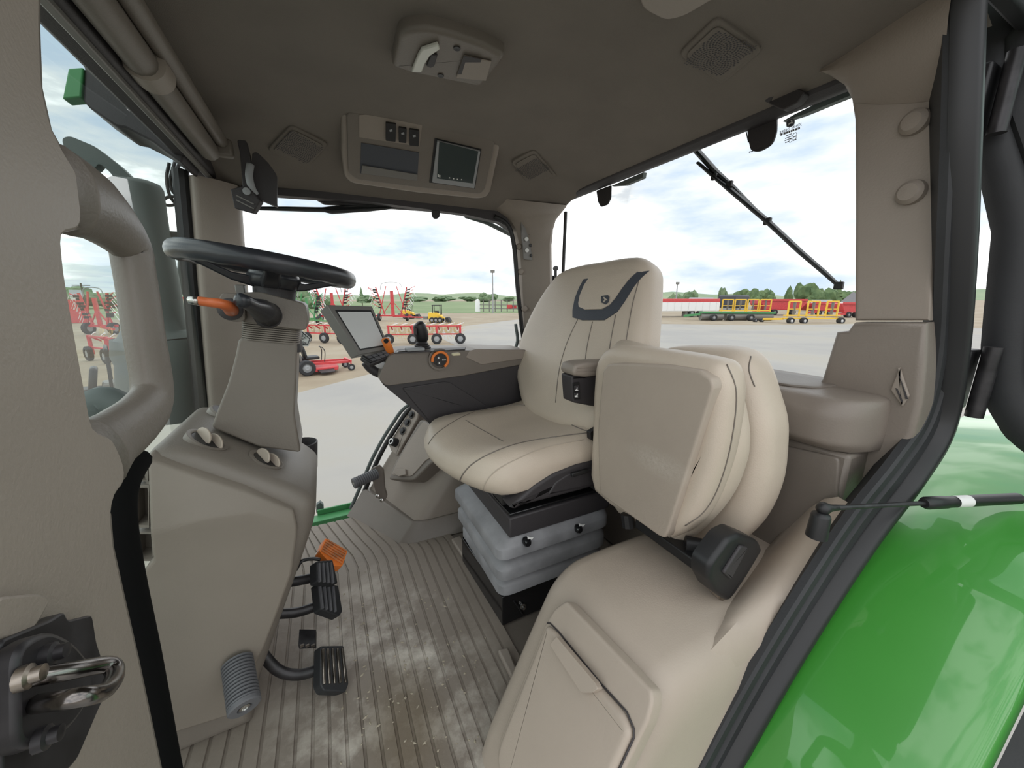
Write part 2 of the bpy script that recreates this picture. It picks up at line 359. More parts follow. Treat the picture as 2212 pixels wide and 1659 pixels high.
# harness recess
b = B(); b.prism(fillet([PY(x, y, 1.945) for x, y in [(1125, 475), (1146, 466), (1166, 480), (1168, 556), (1150, 562), (1133, 560)]], 0.006), (0, 0.012, 0)); rc = b.obj('harness_recess', 'grey_plastic', p3)
for x, y in [(1137, 517), (1138, 541)]:
    b = B(); b.lathe([(0, 0), (0.011, 0), (0.011, 0.008), (0.004, 0.009), (0, 0.009)], PY(x, y, 1.944), (-0.3, -1, 0), 14); b.obj('connector', 'white_label', rc)
for x, y in [(1146, 482), (1144, 505), (1146, 530), (1147, 552)]:
    b = B(); b.box(PY(x, y, 1.942), (0.012, 0.008, 0.016)); b.obj('plug', 'black', rc, bevel=0.002)
b = B(); b.prism(fillet([PY(x, y, 1.93) for x, y in [(1130, 735), (1178, 735), (1178, 800), (1130, 800)]], 0.004), (0, 0.05, 0)); b.obj('lower_cover', 'taupe', p3, bevel=0.004)

# ---- near rear post, with its header sweep
RX = 1.25
pp = [(1778, 160), (1800, 163), (1825, 182), (1843, 215), (1850, 260), (1851, 480), (1850, 692), (2011, 692), (2022, 560), (2034, 330), (2044, 150), (2056, 0), (2080, -160), (1850, -160), (1700, 60), (1772, 150)]
b = B(); slab(b, [PX(x, y, RX) for x, y in pp], (-1, 0, 0), 0.012, 0.008, inner=1); b.prism([PX(x, y, RX) for x, y in pp], (0.05, 0, 0))
p4 = struct(b.obj('trim_4', 'taupe', smooth=40)); p4['label'] = 'wide taupe rear post beside the open door'
for x, y in [(1978, 264), (1970, 416)]:
    b = B(); b.lathe([(0, -0.002), (0.027, -0.002), (0.026, 0.010), (0.018, 0.018), (0, 0.020)], PX(x, y, RX - 0.012), (-1, 0.15, 0), 20); b.obj('bolt_cap', 'taupe', p4)
# lower part of the rear post
lp_ = [(1852, 696), (2009, 696), (2006, 780), (1998, 870), (1982, 935), (1952, 985), (1890, 1045), (1822, 1098), (1770, 1098), (1740, 1000), (1740, 870), (1782, 818), (1813, 717), (1838, 714)]
b = B(); slab(b, [PX(x, y, RX - 0.01) for x, y in lp_], (-1, 0, 0), 0.02, 0.012, inner=1); b.prism([PX(x, y, RX - 0.01) for x, y in lp_], (0.05, 0, 0))
lt = struct(b.obj('trim_5', 'shelf_taupe', smooth=45)); lt['label'] = 'lower taupe rear post trim with a slotted vent'
# slotted kite shaped vent
b = B(); slab(b, fillet([PX(x, y, RX - 0.031) for x, y in [(1945, 792), (1966, 855), (1951, 878), (1925, 842)]], 0.003), (-1, 0, 0), 0.006, 0.003); vt = b.obj('vent', 'taupe', lt)
for q in ([(1943, 812), (1950, 830), (1962, 862), (1957, 862)], [(1935, 838), (1939, 840), (1951, 868), (1947, 868)]):
    b = B(); b.prism([PX(x, y, RX - 0.0372) for x, y in q], (-0.002, 0, 0)); b.obj('slot', 'charcoal', vt)
# rear shelf box
b = B()
def shelf_ring(y):
    return fillet([(1.30, y, 0.775), (1.115, y, 0.772), (1.082, y, 0.795), (1.082, y, 0.875), (1.105, y, 0.908), (1.18, y, 0.916), (1.30, y, 0.925)], [0, 0.008, 0.012, 0.02, 0.025, 0.02, 0], 4)
sr = []
for y, s in [(0.366, 0.34), (0.376, 0.62), (0.395, 0.85), (0.425, 0.97), (0.47, 1.0), (0.8, 1.0), (1.2, 1.0), (1.9, 1.0)]:
    sr.append([V((1.30 - (1.30 - p.x) * s, y, 0.85 + (p.z - 0.85) * (0.85 + 0.15 * s))) for p in shelf_ring(y)])
b.loft(sr); sh = struct(b.obj('trim_6', 'shelf_taupe', smooth=50)); sh['label'] = 'taupe rear shelf under the rear window'
b = B(); slab(b, fillet([V((1.27, .47, .922)), V((1.165, .50, .9145)), V((1.135, .56, .9125)), V((1.135, .98, .9125)), V((1.27, .98, .922))], 0.02), (-.07, 0, 1), 0.005, 0.003); b.obj('tray', 'taupe_dark', sh)
b = B(); b.prism([(1.125, 0.39, 0.0), (1.125, 1.60, 0.0), (1.125, 1.60, 0.772), (1.125, 0.52, 0.772), (1.125, 0.39, 0.772)], (0.15, 0, 0)); rw = struct(b.obj('wall_rear', 'taupe_dark', bevel=0.01))
b = B(); slab(b, fillet([PX(x, y, 1.125) for x, y in [(1600, 940), (1815, 988), (1812, 1090), (1650, 1200), (1560, 1200)]], 0.012), (-1, 0, 0), 0.008, 0.005); b.obj('access_panel', 'taupe_dark', rw)
# beige sill lip between the seat box and the rubber seal
ri = spline([V((.64, .40, .40)), V((.78, .43, .440)), V((.95, .475, .442)), V((1.06, .495, .46)), V((1.13, .48, .54))], 5)
ro = spline([V((.64, .366, .36))] + [PY(x, y, .352) for x, y in [(1645, 1392), (1720, 1275), (1800, 1150), (1840, 1090)]], 5)
b = B(); rings = []
for a, c in zip(ri, ro):
    m_ = (a + c) / 2
    rings.append([a + V((0, 0.02, -0.14)), a + V((0, 0.02, -0.03)), a, a * 0.75 + c * 0.25 + V((0, 0, 0.028)), m_ + V((0, 0, 0.042)), a * 0.25 + c * 0.75 + V((0, 0, 0.034)), c, c + V((0, 0.01, -0.14))])
b.loft(rings); so = struct(b.obj('trim_7', 'box_tan', smooth=60)); so['label'] = 'beige door sill lip curving up to the rear post'

# black door frame channel round the doorway: two ribs and a groove
def channel(name, cl, prof, m, Y=0.335):
    pts = spline([PY(x, y, Yv) for x, y, Yv in cl], 6); b = B(); rings = []
    for i, p in enumerate(pts):
        d = (pts[min(i + 1, len(pts) - 1)] - pts[max(i - 1, 0)]).normalized(); nrm = V((0, -1, 0)); sd = d.cross(nrm).normalized(); nn = sd.cross(d).normalized()
        rings.append([p - sd * u + nn * w for u, w in prof])
    b.loft(rings); return b
cl = [(2072, -160, .405), (2064, 50, .392), (2056, 300, .365), (2044, 560, .342), (2032, 760, .330), (2000, 900, .325), (1935, 1000, .325), (1840, 1120, .335), (1735, 1280, .340), (1620, 1470, .345), (1500, 1690, .350), (1440, 1800, .350)]
o = channel('f', cl, [(-0.017, -0.012), (-0.017, 0.002), (-0.013, 0.008), (0.004, 0.010), (0.009, 0.002), (0.015, 0.002), (0.020, 0.013), (0.044, 0.015), (0.052, 0.010), (0.052, -0.05)], 'rubber').obj('door_frame', 'rubber', smooth=30)
props(o, 'black rubber lined door frame curving from rear post to sill', 'door frame')
cl2 = [(x + dx, y + dy, Y - 0.03) for (x, y, Y), (dx, dy) in zip(cl, [(45, 0), (45, 0), (45, 0), (48, 0), (44, 20), (48, 30), (48, 40), (48, 45), (48, 42), (48, 42), (48, 40), (48, 40)])]
o2 = channel('f', cl2, [(-0.016, -0.03), (-0.014, 0.006), (-0.006, 0.012), (0.006, 0.012), (0.014, 0.006), (0.014, -0.03)], 'black').obj('outer_seal', 'black', o, smooth=50)

# ---- side and rear header rails
b = B(); b.prism(fillet([PY(x, y, 1.985) for x, y in [(520, 400), (800, 420), (1000, 440), (1085, 452), (1110, 500), (1080, 480), (1000, 462), (800, 436), (520, 416)]], 0.004), (0, 0.05, 0)); hr = struct(b.obj('trim_8', 'charcoal', bevel=0.003)); hr['label'] = 'dark header rail above the far side window'
b = B(); b.prism([(1.32, .52, 1.69), (1.29, .52, 1.685), (1.255, .52, 1.70), (1.255, .52, 1.73), (1.32, .52, 1.73)], (0, 1.44, 0)); rh = struct(b.obj('trim_9', 'charcoal', bevel=0.008)); rh['label'] = 'dark header rail above the rear window'
b = B(); b.prism([(-0.325, 0.35, 1.615), (-0.325, 2.0, 1.615), (-0.395, 2.0, 1.615), (-0.395, 0.35, 1.615)], (0, 0, 0.10)); fh = struct(b.obj('trim_10', 'charcoal', bevel=0.01)); fh['label'] = 'dark windshield header rail'
b = B(); b.box((-0.345, 1.18, 1.612), (0.016, 1.6, 0.016)); b.obj('rail_strip', 'grey_plastic', fh, bevel=0.003)
b = B(); b.prism([(-.3, .342, 1.715), (-.3, .374, 1.72), (-.3, .374, 1.80), (-.3, .342, 1.80)], (1.72, 0, 0)); nh = struct(b.obj('trim_11', 'rubber', bevel=.006)); nh['label'] = 'black header rail above the open doorway'
# rear post flaring into the headliner
A1 = [PX(x, y, RX - .013) for x, y in [(1790, 161), (1826, 184), (1845, 222), (1900, 226), (1980, 222), (2046, 214)]]
B1 = [on_ceiling(x, y) - V((0, 0, .008)) for x, y in [(1772, 150), (1800, 134), (1850, 102), (1930, 48), (1998, 4), (2060, -36)]]
b = B(); rows = [A1] + [[a.lerp(c, t) + V((-.02 * math.sin(math.pi * t), 0, 0)) for a, c in zip(A1, B1)] for t in (.25, .5, .75)] + [B1]
b.add([p for r_ in rows for p in r_] + [p + V((0, 0, .02)) for p in B1], [(k * 6 + i, k * 6 + i + 1, (k + 1) * 6 + i + 1, (k + 1) * 6 + i) for k in range(len(rows)) for i in range(5)]); b.obj('post_flare', 'taupe', p4, smooth=180)
# dry mud crumbs on the mat
b = B(); rnd = random.Random(11)
for k in range(220):
    x, y = rnd.gauss(.14, .13), rnd.gauss(1.0, .26)
    if not (-.30 < x < .40 and .62 < y < 1.55): continue
    r = rnd.uniform(.0012, .0042); a = rnd.uniform(0, 6.28); e1, e2 = V((math.cos(a), math.sin(a), 0)) * r * rnd.uniform(1, 2.4), V((-math.sin(a), math.cos(a), 0)) * r; c_ = V((x, y, .0075))
    b.add([c_ + e1, c_ + e2, c_ - e1, c_ - e2, c_ + V((0, 0, r * .8))], [(0, 1, 4), (1, 2, 4), (2, 3, 4), (3, 0, 4), (3, 2, 1, 0)])
o = b.obj('mud_crumbs', 'dry_mud', smooth=0); o['kind'] = 'stuff'; props(o, 'dry mud crumbs scattered over the ribbed floor mat', 'mud')

# ================================================================== helper: camera ray onto a finished part
from mathutils.bvhtree import BVHTree
_bv = {}
def hit(x, y, o, off=0.0):
    if o.name not in _bv:
        bpy.context.view_layer.update()
        dg = bpy.context.evaluated_depsgraph_get(); e = o.evaluated_get(dg); me = e.to_mesh()
        _bv[o.name] = BVHTree.FromPolygons([o.matrix_world @ v.co for v in me.vertices], [tuple(p.vertices) for p in me.polygons]); e.to_mesh_clear()
    d = ray(x, y).normalized(); h = _bv[o.name].ray_cast(CAM, d)
    if h[0] is None: return None, None
    n = h[1] if h[1].dot(d) < 0 else -h[1]
    return h[0] + n * off, n
def seam(name, px, o, m, parent, r=0.0016, off=0.0006, n=6):
    pts = [(p.x, p.y) for p in spline([V((x, y, 0)) for x, y in px], 6)]; q = [hit(x, y, o, off)[0] for x, y in pts]; q = [p for p in q if p is not None]
    if len(q) < 2: return None
    b = B(); b.tube(q, r, n); return b.obj(name, m, parent, smooth=180)
def decal(bb, px, o, off=0.0008, th=0.0006):
    q = [hit(x, y, o, off) for x, y in px]
    if any(a[0] is None for a in q): return bb
    nn = sum((a[1] for a in q), V()).normalized(); return bb.prism([a[0] for a in q], nn * th)

# ================================================================== STEERING CONSOLE
con = thing('steering_console', 'taupe steering console with two round air vents below the steering wheel', 'console')
cprof = [(-0.365, 0.835), (-0.30, 0.817), (-0.10, 0.665), (-0.065, 0.62), (-0.082, 0.55), (-0.135, 0.42), (-0.27, 0.10), (-0.29, 0.0), (-0.50, 0.0), (-0.455, 0.10), (-0.43, 0.53), (-0.40, 0.56), (-0.395, 0.79)]
b = B(); slab(b, fillet([V((x, 1.41, z)) for x, z in cprof], [0.03, 0.05, 0.03, 0.04, 0.03, 0.03, 0, 0, 0, 0, 0, 0, 0.03], 4), (0, -1, 0), 0.385, 0.035, inner=1, back_r=0.03)
core = b.obj('housing', 'taupe_dark', con, smooth=60)
# light side panel with its diagonal crease
rowsx = [[(328, 972, 1.036), (430, 1008, 1.034), (530, 1042, 1.034), (612, 1078, 1.036)],
         [(318, 992, 1.008), (430, 1030, 1.004), (530, 1062, 1.004), (634, 1104, 1.012)],
         [(323, 1144, .966), (430, 1124, .968), (540, 1106, .984), (642, 1140, 1.010)],
         [(324, 1160, .968), (430, 1142, .970), (540, 1126, .986), (641, 1160, 1.010)],
         [(330, 1212, .990), (430, 1222, .990), (530, 1230, .992), (630, 1240, 1.008)],
         [(305, 1240, .994), (400, 1300, .994), (500, 1310, .994), (602, 1318, 1.008)],
         [(338, 1420, 1.000), (400, 1415, .998), (480, 1410, .998), (572, 1396, 1.008)],
         [(372, 1586, 1.010), (410, 1574, 1.006), (455, 1560, 1.006), (498, 1546, 1.012)]]
g = [[PY(*q) for q in r_] for r_ in rowsx]
b = B(); nc = 4; front = [p for r_ in g for p in r_]; nb_ = len(front)
back = [p + V((0, 0.045, 0)) for p in front]
fs = [(k * nc + i, k * nc + i + 1, (k + 1) * nc + i + 1, (k + 1) * nc + i) for k in range(len(g) - 1) for i in range(nc - 1)]
per = [i for i in range(nc)] + [k * nc + nc - 1 for k in range(1, len(g))] + [(len(g) - 1) * nc + i for i in range(nc - 2, -1, -1)] + [k * nc for k in range(len(g) - 2, 0, -1)]
fs += [(per[i], per[(i + 1) % len(per)], nb_ + per[(i + 1) % len(per)], nb_ + per[i]) for i in range(len(per))]
b.add(front + back, fs); b.obj('side_panel', 'side_tan', con, smooth=50, bevel=0.006, seg=3)
# ribbed cells on the front edge of the side panel
for (y0, y1, xa, xb) in [(1002, 1040, 290, 320), (1048, 1140, 289, 322), (1150, 1212, 290, 330)]:
    q = [PY(xa, y0, 1.05), PY(xb, y0, 1.03), PY(xb, y1, 1.03), PY(xa + 4, y1, 1.05)]; b = B()
    ce = sum(q, V()) / 4; qi = [p.lerp(ce, 0.12) for p in q]
    b.loft([[p + V((0, 0.06, 0)) for p in q], q, qi, [p + V((0, 0.05, 0)) for p in qi]]); b.obj('edge_cell', 'taupe_dark', con, smooth=0)
# air vents on top: ring, dished seat, two tilting vanes
Oc = V((-0.30, 1.2, 0.8175)); Nc = V((0.157, 0, 0.20)).normalized()
for vx, vy, rad in [(448, 952, 0.046), (575, 994, 0.044)]:
    p = hit(vx, vy, core, 0.001)[0]; b = B()
    b.lathe([(rad, -0.004), (rad + 0.001, 0.003), (rad - 0.004, 0.004), (rad - 0.010, 0.002), (rad - 0.011, -0.02), (rad, -0.02)], p, Nc, 28, loop=True); vt = b.obj('air_vent', 'taupe_dark', con)
    b = B(); b.lathe([(0, -0.006), (rad - 0.011, -0.006), (rad - 0.011, 0.0008), (0, 0.0008)], p, Nc, 24); b.obj('vent_bowl', 'black', vt)
    tx = Nc.cross(V((0, 1, 0))).normalized()
    for s in (-1, 1):
        ax = V((0.79, 0, -0.61)); c_ = p + ax * (0.014 * s) + Nc * 0.004; vd = (V((0, 0.80, 0)) - ax * 0.60); ll = rad - 0.015
        o_ = [c_ + vd * (ll * math.cos(t)) + Nc * ((0.020 if s < 0 else 0.016) * math.sin(t) * (1 if math.sin(t) > 0 else 0.35)) for t in [2 * math.pi * k / 16 for k in range(16)]]
        b = B(); b.prism(o_, vd.cross(Nc).normalized() * 0.005); b.obj('vane', 'box_tan', vt, bevel=0.0015)
# cup well on top and cup holder at the driver side
b = B(); w = (hit(492, 896, core, 0.001)[0] or PP(486, 905, Oc, Nc)); b.lathe([(0.042, 0.002), (0.046, 0.005), (0.050, 0.0), (0.050, -0.02), (0.042, -0.02)], w, Nc, 24, loop=True); b.obj('cup_well', 'taupe_dark', con)
b = B(); b.lathe([(0.0, 0.001), (0.043, 0.001), (0.043, 0.003), (0, 0.003)], w, Nc, 24); b.obj('well_floor', 'charcoal', con)
b = B(); p = PY(652, 985, 1.45); b.lathe([(0.0, -0.05), (0.045, -0.05), (0.056, 0.05), (0.052, 0.052), (0.045, 0.02), (0, 0.0)], p, (0, 0, 1), 24); b.obj('cup_holder', 'charcoal', con)
# oval button on the driver face
b = B(); b.lathe([(0, 0), (0.028, 0), (0.028, 0.004), (0.024, 0.006), (0, 0.006)], V((-0.098, 1.15, 0.54)), (0.94, 0, -0.33), 20); b.obj('face_cap', 'taupe_dark', con)

# ---- steering column
col = thing('steering_column', 'taupe steering column with dark steering wheel and ribbed bellows', 'steering column')
b = B(); oc = [(516, 730), (642, 738), (640, 820), (636, 895), (650, 978), (560, 966), (456, 924), (468, 890), (492, 830), (508, 770)]
b.prism(fillet([PY(x, y, 1.17) for x, y in oc], 0.008, 2), (0, 0.15, 0)); b.obj('column_cover', 'taupe_dark', col, bevel=0.014, seg=3)
for k in range(9):
    t = k / 8; cpt = PY(579 + 2 * t, 698 + 36 * t, 1.2); b = B()
    xa, xb = PY(517, 694 + 36 * t, 1.165), PY(646, 706 + 36 * t, 1.165)
    b.prism(fillet([xa, xb, xb + V((0, 0.165, 0)), xa + V((0, 0.165, 0))], 0.03, 4), (0, 0, -0.0042)); b.obj('bellows_rib', 'taupe_dark', col, bevel=0.001)
b = B(); xa, xb = PY(522, 696, 1.175), PY(640, 706, 1.175); b.prism(fillet([xa, xb, xb + V((0, 0.145, 0)), xa + V((0, 0.145, 0))], 0.03, 4), (0.004, 0, -0.072)); b.obj('bellows_core', 'charcoal', col)
b = B(); oh = [(520, 632), (560, 630), (660, 656), (665, 690), (662, 714), (640, 712), (520, 694)]
b.prism(fillet([PY(x, y, 1.15) for x, y in oh], 0.012, 3), (0, 0.18, 0)); hd = b.obj('column_head', 'taupe_dark', col, bevel=0.012, seg=3)
b = B(); b.prism(fillet([PY(x, y, 1.12) for x, y in [(474, 640), (482, 632), (528, 634), (530, 694), (500, 696), (474, 684)]], 0.010, 3), (0, 0.10, 0)); b.obj('lever_pod', 'taupe_dark', col, bevel=0.010, seg=3)
b = B(); b.lathe([(0, 0), (0.026, 0), (0.026, 0.006), (0.018, 0.010), (0, 0.010)], PY(498, 668, 1.122), (0, -1, 0), 24); b.obj('lever_collar', 'charcoal', col)
# forward / reverse lever, orange with a chrome tip
lv = thing('reverser_lever', 'orange brown direction lever with chrome tip on the steering column', 'lever')
b = B(); pts = spline([PY(500, 672, 1.11), PY(496, 664, 1.02), PY(480, 657, 0.985), PY(450, 653, 0.985), PY(428, 650, 0.985)], 5); b.tube(pts, [0.015, 0.015, 0.015, 0.015, 0.015, 0.015, 0.0145, 0.014, 0.013, 0.0125, 0.012, 0.012, 0.0118, 0.0116, 0.0114, 0.0112, 0.011, 0.011, 0.0108, 0.0106, 0.0105][:len(pts)], 12, flat=0.85); b.obj('grip', 'brown_orange', lv, smooth=180)
b = B(); b.tube([PY(430, 650.5, 0.985), PY(420, 649.5, 0.985), PY(408, 648, 0.985), PY(405, 648, 0.985)], [0.0108, 0.0104, 0.0096, 0.005], 12, flat=0.85); b.obj('chrome_tip', 'steel', lv, smooth=180)
# black multifunction stalk
b = B(); b.tube([PY(580, 680, 1.15), PY(566, 670, 1.10), PY(545, 660, 1.04), PY(528, 651, 0.985), PY(518, 648, 0.975), PY(513, 648, 0.97)], [0.030, 0.027, 0.0165, 0.0145, 0.0150, 0.006], 16); stl = b.obj('stalk', 'wheel_rubber', col, smooth=180)
b = B(); b.lathe([(0, 0), (0.034, 0), (0.034, 0.004), (0.028, 0.012), (0, 0.012)], PY(578, 680, 1.155), (-0.1, -1, 0.05), 24); b.obj('stalk_collar', 'charcoal', col)
b = B(); b.box(PY(521, 628, 1.18), (0.02, 0.03, 0.03)); b.obj('tilt_catch', 'grey_plastic', col, bevel=0.003)

# ---- steering wheel
b = B(); R0 = 0.190; rings = []
for k in range(64):
    a = 2 * math.pi * k / 64; d = V((math.cos(a), math.sin(a), 0)); fl = 0.0012 * math.sin(a * 20) if math.sin(a) < 0.9 else 0
    rings.append([d * (R0 + 0.0185 * math.cos(t)) + V((0, 0, 0.0225 * math.sin(t) + (fl if math.sin(t) < -0.2 else 0))) for t in [2 * math.pi * j / 14 for j in range(14)]])
rings.append(rings[0]); b.loft(rings, caps=False); sw = b.obj('steering_wheel', 'wheel_rubber', col, smooth=180); sw.location = (-0.112, 1.2, 1.232); sw.rotation_euler = (0, math.radians(9.5), 0); sw['label'] = 'dark thick rimmed steering wheel'
b = B(); b.lathe([(0, -0.055), (0.05, -0.055), (0.056, -0.05), (0.062, -0.028), (0.055, -0.012), (0.02, -0.006), (0, -0.006)], (0.01, 0, 0), (0, 0, 1), 28); b.obj('hub', 'wheel_rubber', sw, smooth=60)
b = B(); b.lathe([(0, -0.085), (0.048, -0.085), (0.05, -0.055), (0.046, -0.05), (0, -0.05)], (0.012, 0, 0), (0, 0, 1), 28); b.obj('hub_collar', 'charcoal', sw, smooth=50)
for a in (math.radians(188), math.radians(8), math.radians(278)):
    d = V((math.cos(a), math.sin(a), 0)); s_ = V((-d.y, d.x, 0)); b = B(); rings = []
    for r_, z_, w_, h_ in [(0.03, -0.045, 0.026, 0.014), (0.08, -0.040, 0.022, 0.010), (0.13, -0.022, 0.019, 0.008), (0.172, -0.006, 0.021, 0.008), (0.186, -0.002, 0.022, 0.008)]:
        c_ = d * r_ + V((0, 0, z_)); rings.append([c_ + s_ * w_ + V((0, 0, h_)), c_ - s_ * w_ + V((0, 0, h_)), c_ - s_ * w_ * 0.8 - V((0, 0, h_)), c_ + s_ * w_ * 0.8 - V((0, 0, h_))])
    b.loft(rings); b.obj('spoke', 'wheel_rubber', sw, bevel=0.004)

# ================================================================== PEDALS AND FOOT PEGS
def pedal(name, label, O, N, outline, th, ribs, arm, m='rubber', ribm='rubber_grey', group=None):
    t = thing(name, label, 'pedal', group=group); N = V(N).normalized(); b = B()
    q = fillet([PP(x, y, O, N) for x, y in outline], 0.006, 3); slab(b, q, N, 0.006, 0.003, inner=1); b.prism(q, -N * th); b.obj('pad', m, t, smooth=40)
    for (x0, y0, x1, y1) in ribs:
        b = B(); b.bar(PP(x0, y0, O + N * 0.009, N), PP(x1, y1, O + N * 0.009, N), 0.0065, 0.008, up=N); b.obj('rib', ribm, t, bevel=0.001)
    b = B(); b.tube(spline(arm, 5), 0.013, 10, flat=1.3); b.obj('arm', 'dark_metal', t, smooth=180)
    return t
Nb = (0.80, -0.30, 0.52)
O1 = PY(705, 1240, 1.27); O2 = PY(712, 1300, 1.235)
pedal('brake_pedal', 'upper half of the ribbed black double brake pedal, nearer the far window', O1, Nb, [(681, 1214), (716, 1211), (727, 1262), (682, 1258)], 0.022,
      [(689 + 8.5 * k, 1217 - 0.6 * k, 691 + 9.5 * k, 1257 + 1 * k) for k in range(4)], [O1 + V((-0.03, 0, -0.0)), O1 + V((-0.10, 0.01, 0.0)), O1 + V((-0.19, 0.0, 0.03))], group='twin brake pedals')
pedal('brake_pedal', 'lower half of the ribbed black double brake pedal, nearer the doorway', O2, Nb, [(683, 1261), (728, 1266), (737, 1322), (730, 1333), (690, 1318)], 0.022,
      [(691 + 9.5 * k, 1264 + 1.1 * k, 697 + 9.2 * k, 1315 + 2.2 * k) for k in range(4)], [O2 + V((-0.03, 0, -0.0)), O2 + V((-0.10, 0.0, 0.0)), O2 + V((-0.18, 0.0, 0.03))], group='twin brake pedals')
O3 = PY(720, 1445, 1.04)
pedal('clutch_pedal', 'worn ribbed black clutch pedal low above the floor mat', O3, (0.62, -0.45, 0.64), [(690, 1397), (740, 1396), (751, 1478), (744, 1496), (697, 1494), (689, 1480)], 0.026,
      [(697 + 10.5 * k, 1402 - 0.4 * k, 700 + 11.6 * k, 1478 - 0.8 * k) for k in range(5)], [O3 + V((-0.02, 0.02, 0.0)), O3 + V((-0.09, 0.03, -0.005)), O3 + V((-0.15, 0.05, 0.03)), O3 + V((-0.20, 0.08, 0.14))], ribm='steel_worn')
b = B(); b.prism(fillet([PY(x, y, 1.12) for x, y in [(644, 1392), (682, 1392), (684, 1400), (646, 1402)]], 0.003), (0.0, 0.06, 0)); bt = b.obj('brake_bracket', 'dark_metal', bevel=0.003); props(bt, 'small dark pedal behind the clutch pedal arm', 'pedal')
for k in range(3):
    b = B(); b.box(PY(652 + 12 * k, 1395, 1.118), (0.010, 0.005, 0.008)); b.obj('tooth', 'steel_worn', bt)
# orange brake lock block with wire
ol = thing('brake_lock', 'orange ribbed brake lock block with wire bail above the brake pedals', 'brake lock')
Oo = PY(718, 1192, 1.36); No = V((0.55, -0.35, 0.76)).normalized(); q = [PP(x, y, Oo, No) for x, y in [(703, 1162), (751, 1190), (740, 1222), (718, 1222), (690, 1190)]]
b = B(); b.prism(fillet(q, 0.004), -No * 0.035); b.obj('block', 'orange', ol, bevel=0.003)
for k in range(6):
    t = (k + 0.5) / 6; b = B(); a_ = q[0].lerp(q[4], t) ; c_ = q[1].lerp(q[2], t); b.bar(a_.lerp(c_, 0.06) + No * 0.002, a_.lerp(c_, 0.94) + No * 0.002, 0.0055, 0.005, up=No); b.obj('rib', 'orange_dirty', ol, bevel=0.001)
b = B(); b.tube(spline([PY(674, 1213, 1.30), PY(683, 1196, 1.33), PY(690, 1189, 1.36)], 5), 0.0014, 6); b.obj('wire', 'steel_worn', ol)
b = B(); b.tube(spline([PY(640, 1230, 1.30), PY(652, 1212, 1.30), PY(675, 1207, 1.31), PY(692, 1209, 1.31)], 5), 0.006, 8); b.obj('rod', 'black', ol, smooth=180)
# ribbed rubber foot pegs
def foot_peg(name, label, a, c, r, nr, extra=None):
    t = thing(name, label, 'foot peg'); a, c = V(a), V(c); d = (c - a); prof = []; ln = d.length
    for k in range(nr):
        h = ln * k / nr; s = ln / nr; prof += [(r * 0.84, h), (r * 0.84, h + s * 0.22), (r, h + s * 0.36), (r, h + s * 0.86), (r * 0.84, h + s)]
    b = B(); b.lathe([(0, 0)] + prof + [(r, ln), (r, ln + 0.008), (r * 0.9, ln + 0.011), (r * 0.45, ln + 0.011), (r * 0.42, ln + 0.004), (0, ln + 0.004)], a, d, 24); b.obj('sleeve', 'rubber_grey', t, smooth=40)
    e = c + d.normalized() * 0.004; b = B(); b.lathe([(0, 0), (r * 0.34, 0), (r * 0.34, 0.006), (r * 0.2, 0.008), (r * 0.16, 0.003), (0, 0.003)], e, d, 16); b.obj('bolt', 'steel', t)
    return t
foot_peg('foot_peg', 'grey ribbed rubber foot peg on the side of the steering console', PY(512, 1428, 1.0), PY(527, 1520, 0.905), 0.034, 13)
fp = foot_peg('foot_peg', 'grey ribbed rubber foot peg beside the far side window', PY(815, 1022, 1.80), PY(768, 1043, 1.77), 0.026, 11)
b = B(); q = [PY(x, y, 1.805) for x, y in [(803, 1012), (818, 1005), (828, 1015), (831, 1055), (836, 1072), (830, 1084), (814, 1076), (806, 1045), (800, 1028)]]; b.prism(fillet(q, 0.008), (0.006, 0.012, 0)); b.obj('bracket', 'taupe_dark', fp, bevel=0.003)
for x, y in [(816, 1071), (825, 1080)]:
    b = B(); b.lathe([(0, 0), (0.010, 0), (0.010, 0.008), (0.007, 0.010), (0, 0.010)], PY(x, y, 1.80), (-0.4, -0.9, 0.2), 12); b.obj('bolt', 'steel', fp)

# ================================================================== FAR SIDE CONSOLE
rc_ = thing('side_console', 'taupe side console with switch strip and lidded bin beside the far window', 'console')
A_, B_, A2, B2 = V((0.035, 2.03, 0.0)), V((0.225, 1.67, 0.0)), V((0.44, 2.03, 0.60)), V((0.60, 1.70, 0.46))
b = B(); vs = [A_, B_, V((1.18, 1.60, 0)), V((1.18, 2.03, 0)), A2, B2, V((1.18, 1.68, 0.62)), V((1.18, 2.03, 0.66)), B_ + V((0.05, -0.03, 0)), B2 + V((0.05, -0.02, 0.01))]
b.add(vs, [(0, 1, 5, 4), (1, 8, 9, 5), (8, 2, 6, 9), (2, 3, 7, 6), (4, 5, 9, 6, 7), (0, 4, 7, 3), (0, 3, 2, 8, 1)]); b.obj('console_body', 'taupe', rc_, bevel=0.02, seg=3)
b = B(); k_ = 0.20; s_ = 0.014
lo = [A_ + V((-s_ * 2.2, -s_, 0)), B_ + V((-s_, -s_ * 2, 0)), B_ + V((0.05, -0.03 - s_ * 2, 0)), V((1.0, 1.60 - s_, 0))]
hi = [A_.lerp(A2, k_) + V((-s_, -s_, 0.02)), B_.lerp(B2, k_) + V((-s_, -s_, 0)), (B_ + V((0.05, -0.03, 0))).lerp(B2 + V((0.05, -0.02, 0.01)), k_) + V((0, -s_, 0)), V((1.0, 1.618 - s_, 0.11))]
inn_ = [p + V((0.03, 0.03, -0.01)) for p in hi]
b.add(lo + hi + inn_, [(i, i + 1, 4 + i + 1, 4 + i) for i in range(3)] + [(4 + i, 4 + i + 1, 8 + i + 1, 8 + i) for i in range(3)]); b.obj('kick_skirt', 'taupe_dark', rc_, bevel=0.006)
nS = (B_ - A_).cross(A2 - A_).normalized(); nS = nS if nS.z > 0 else -nS
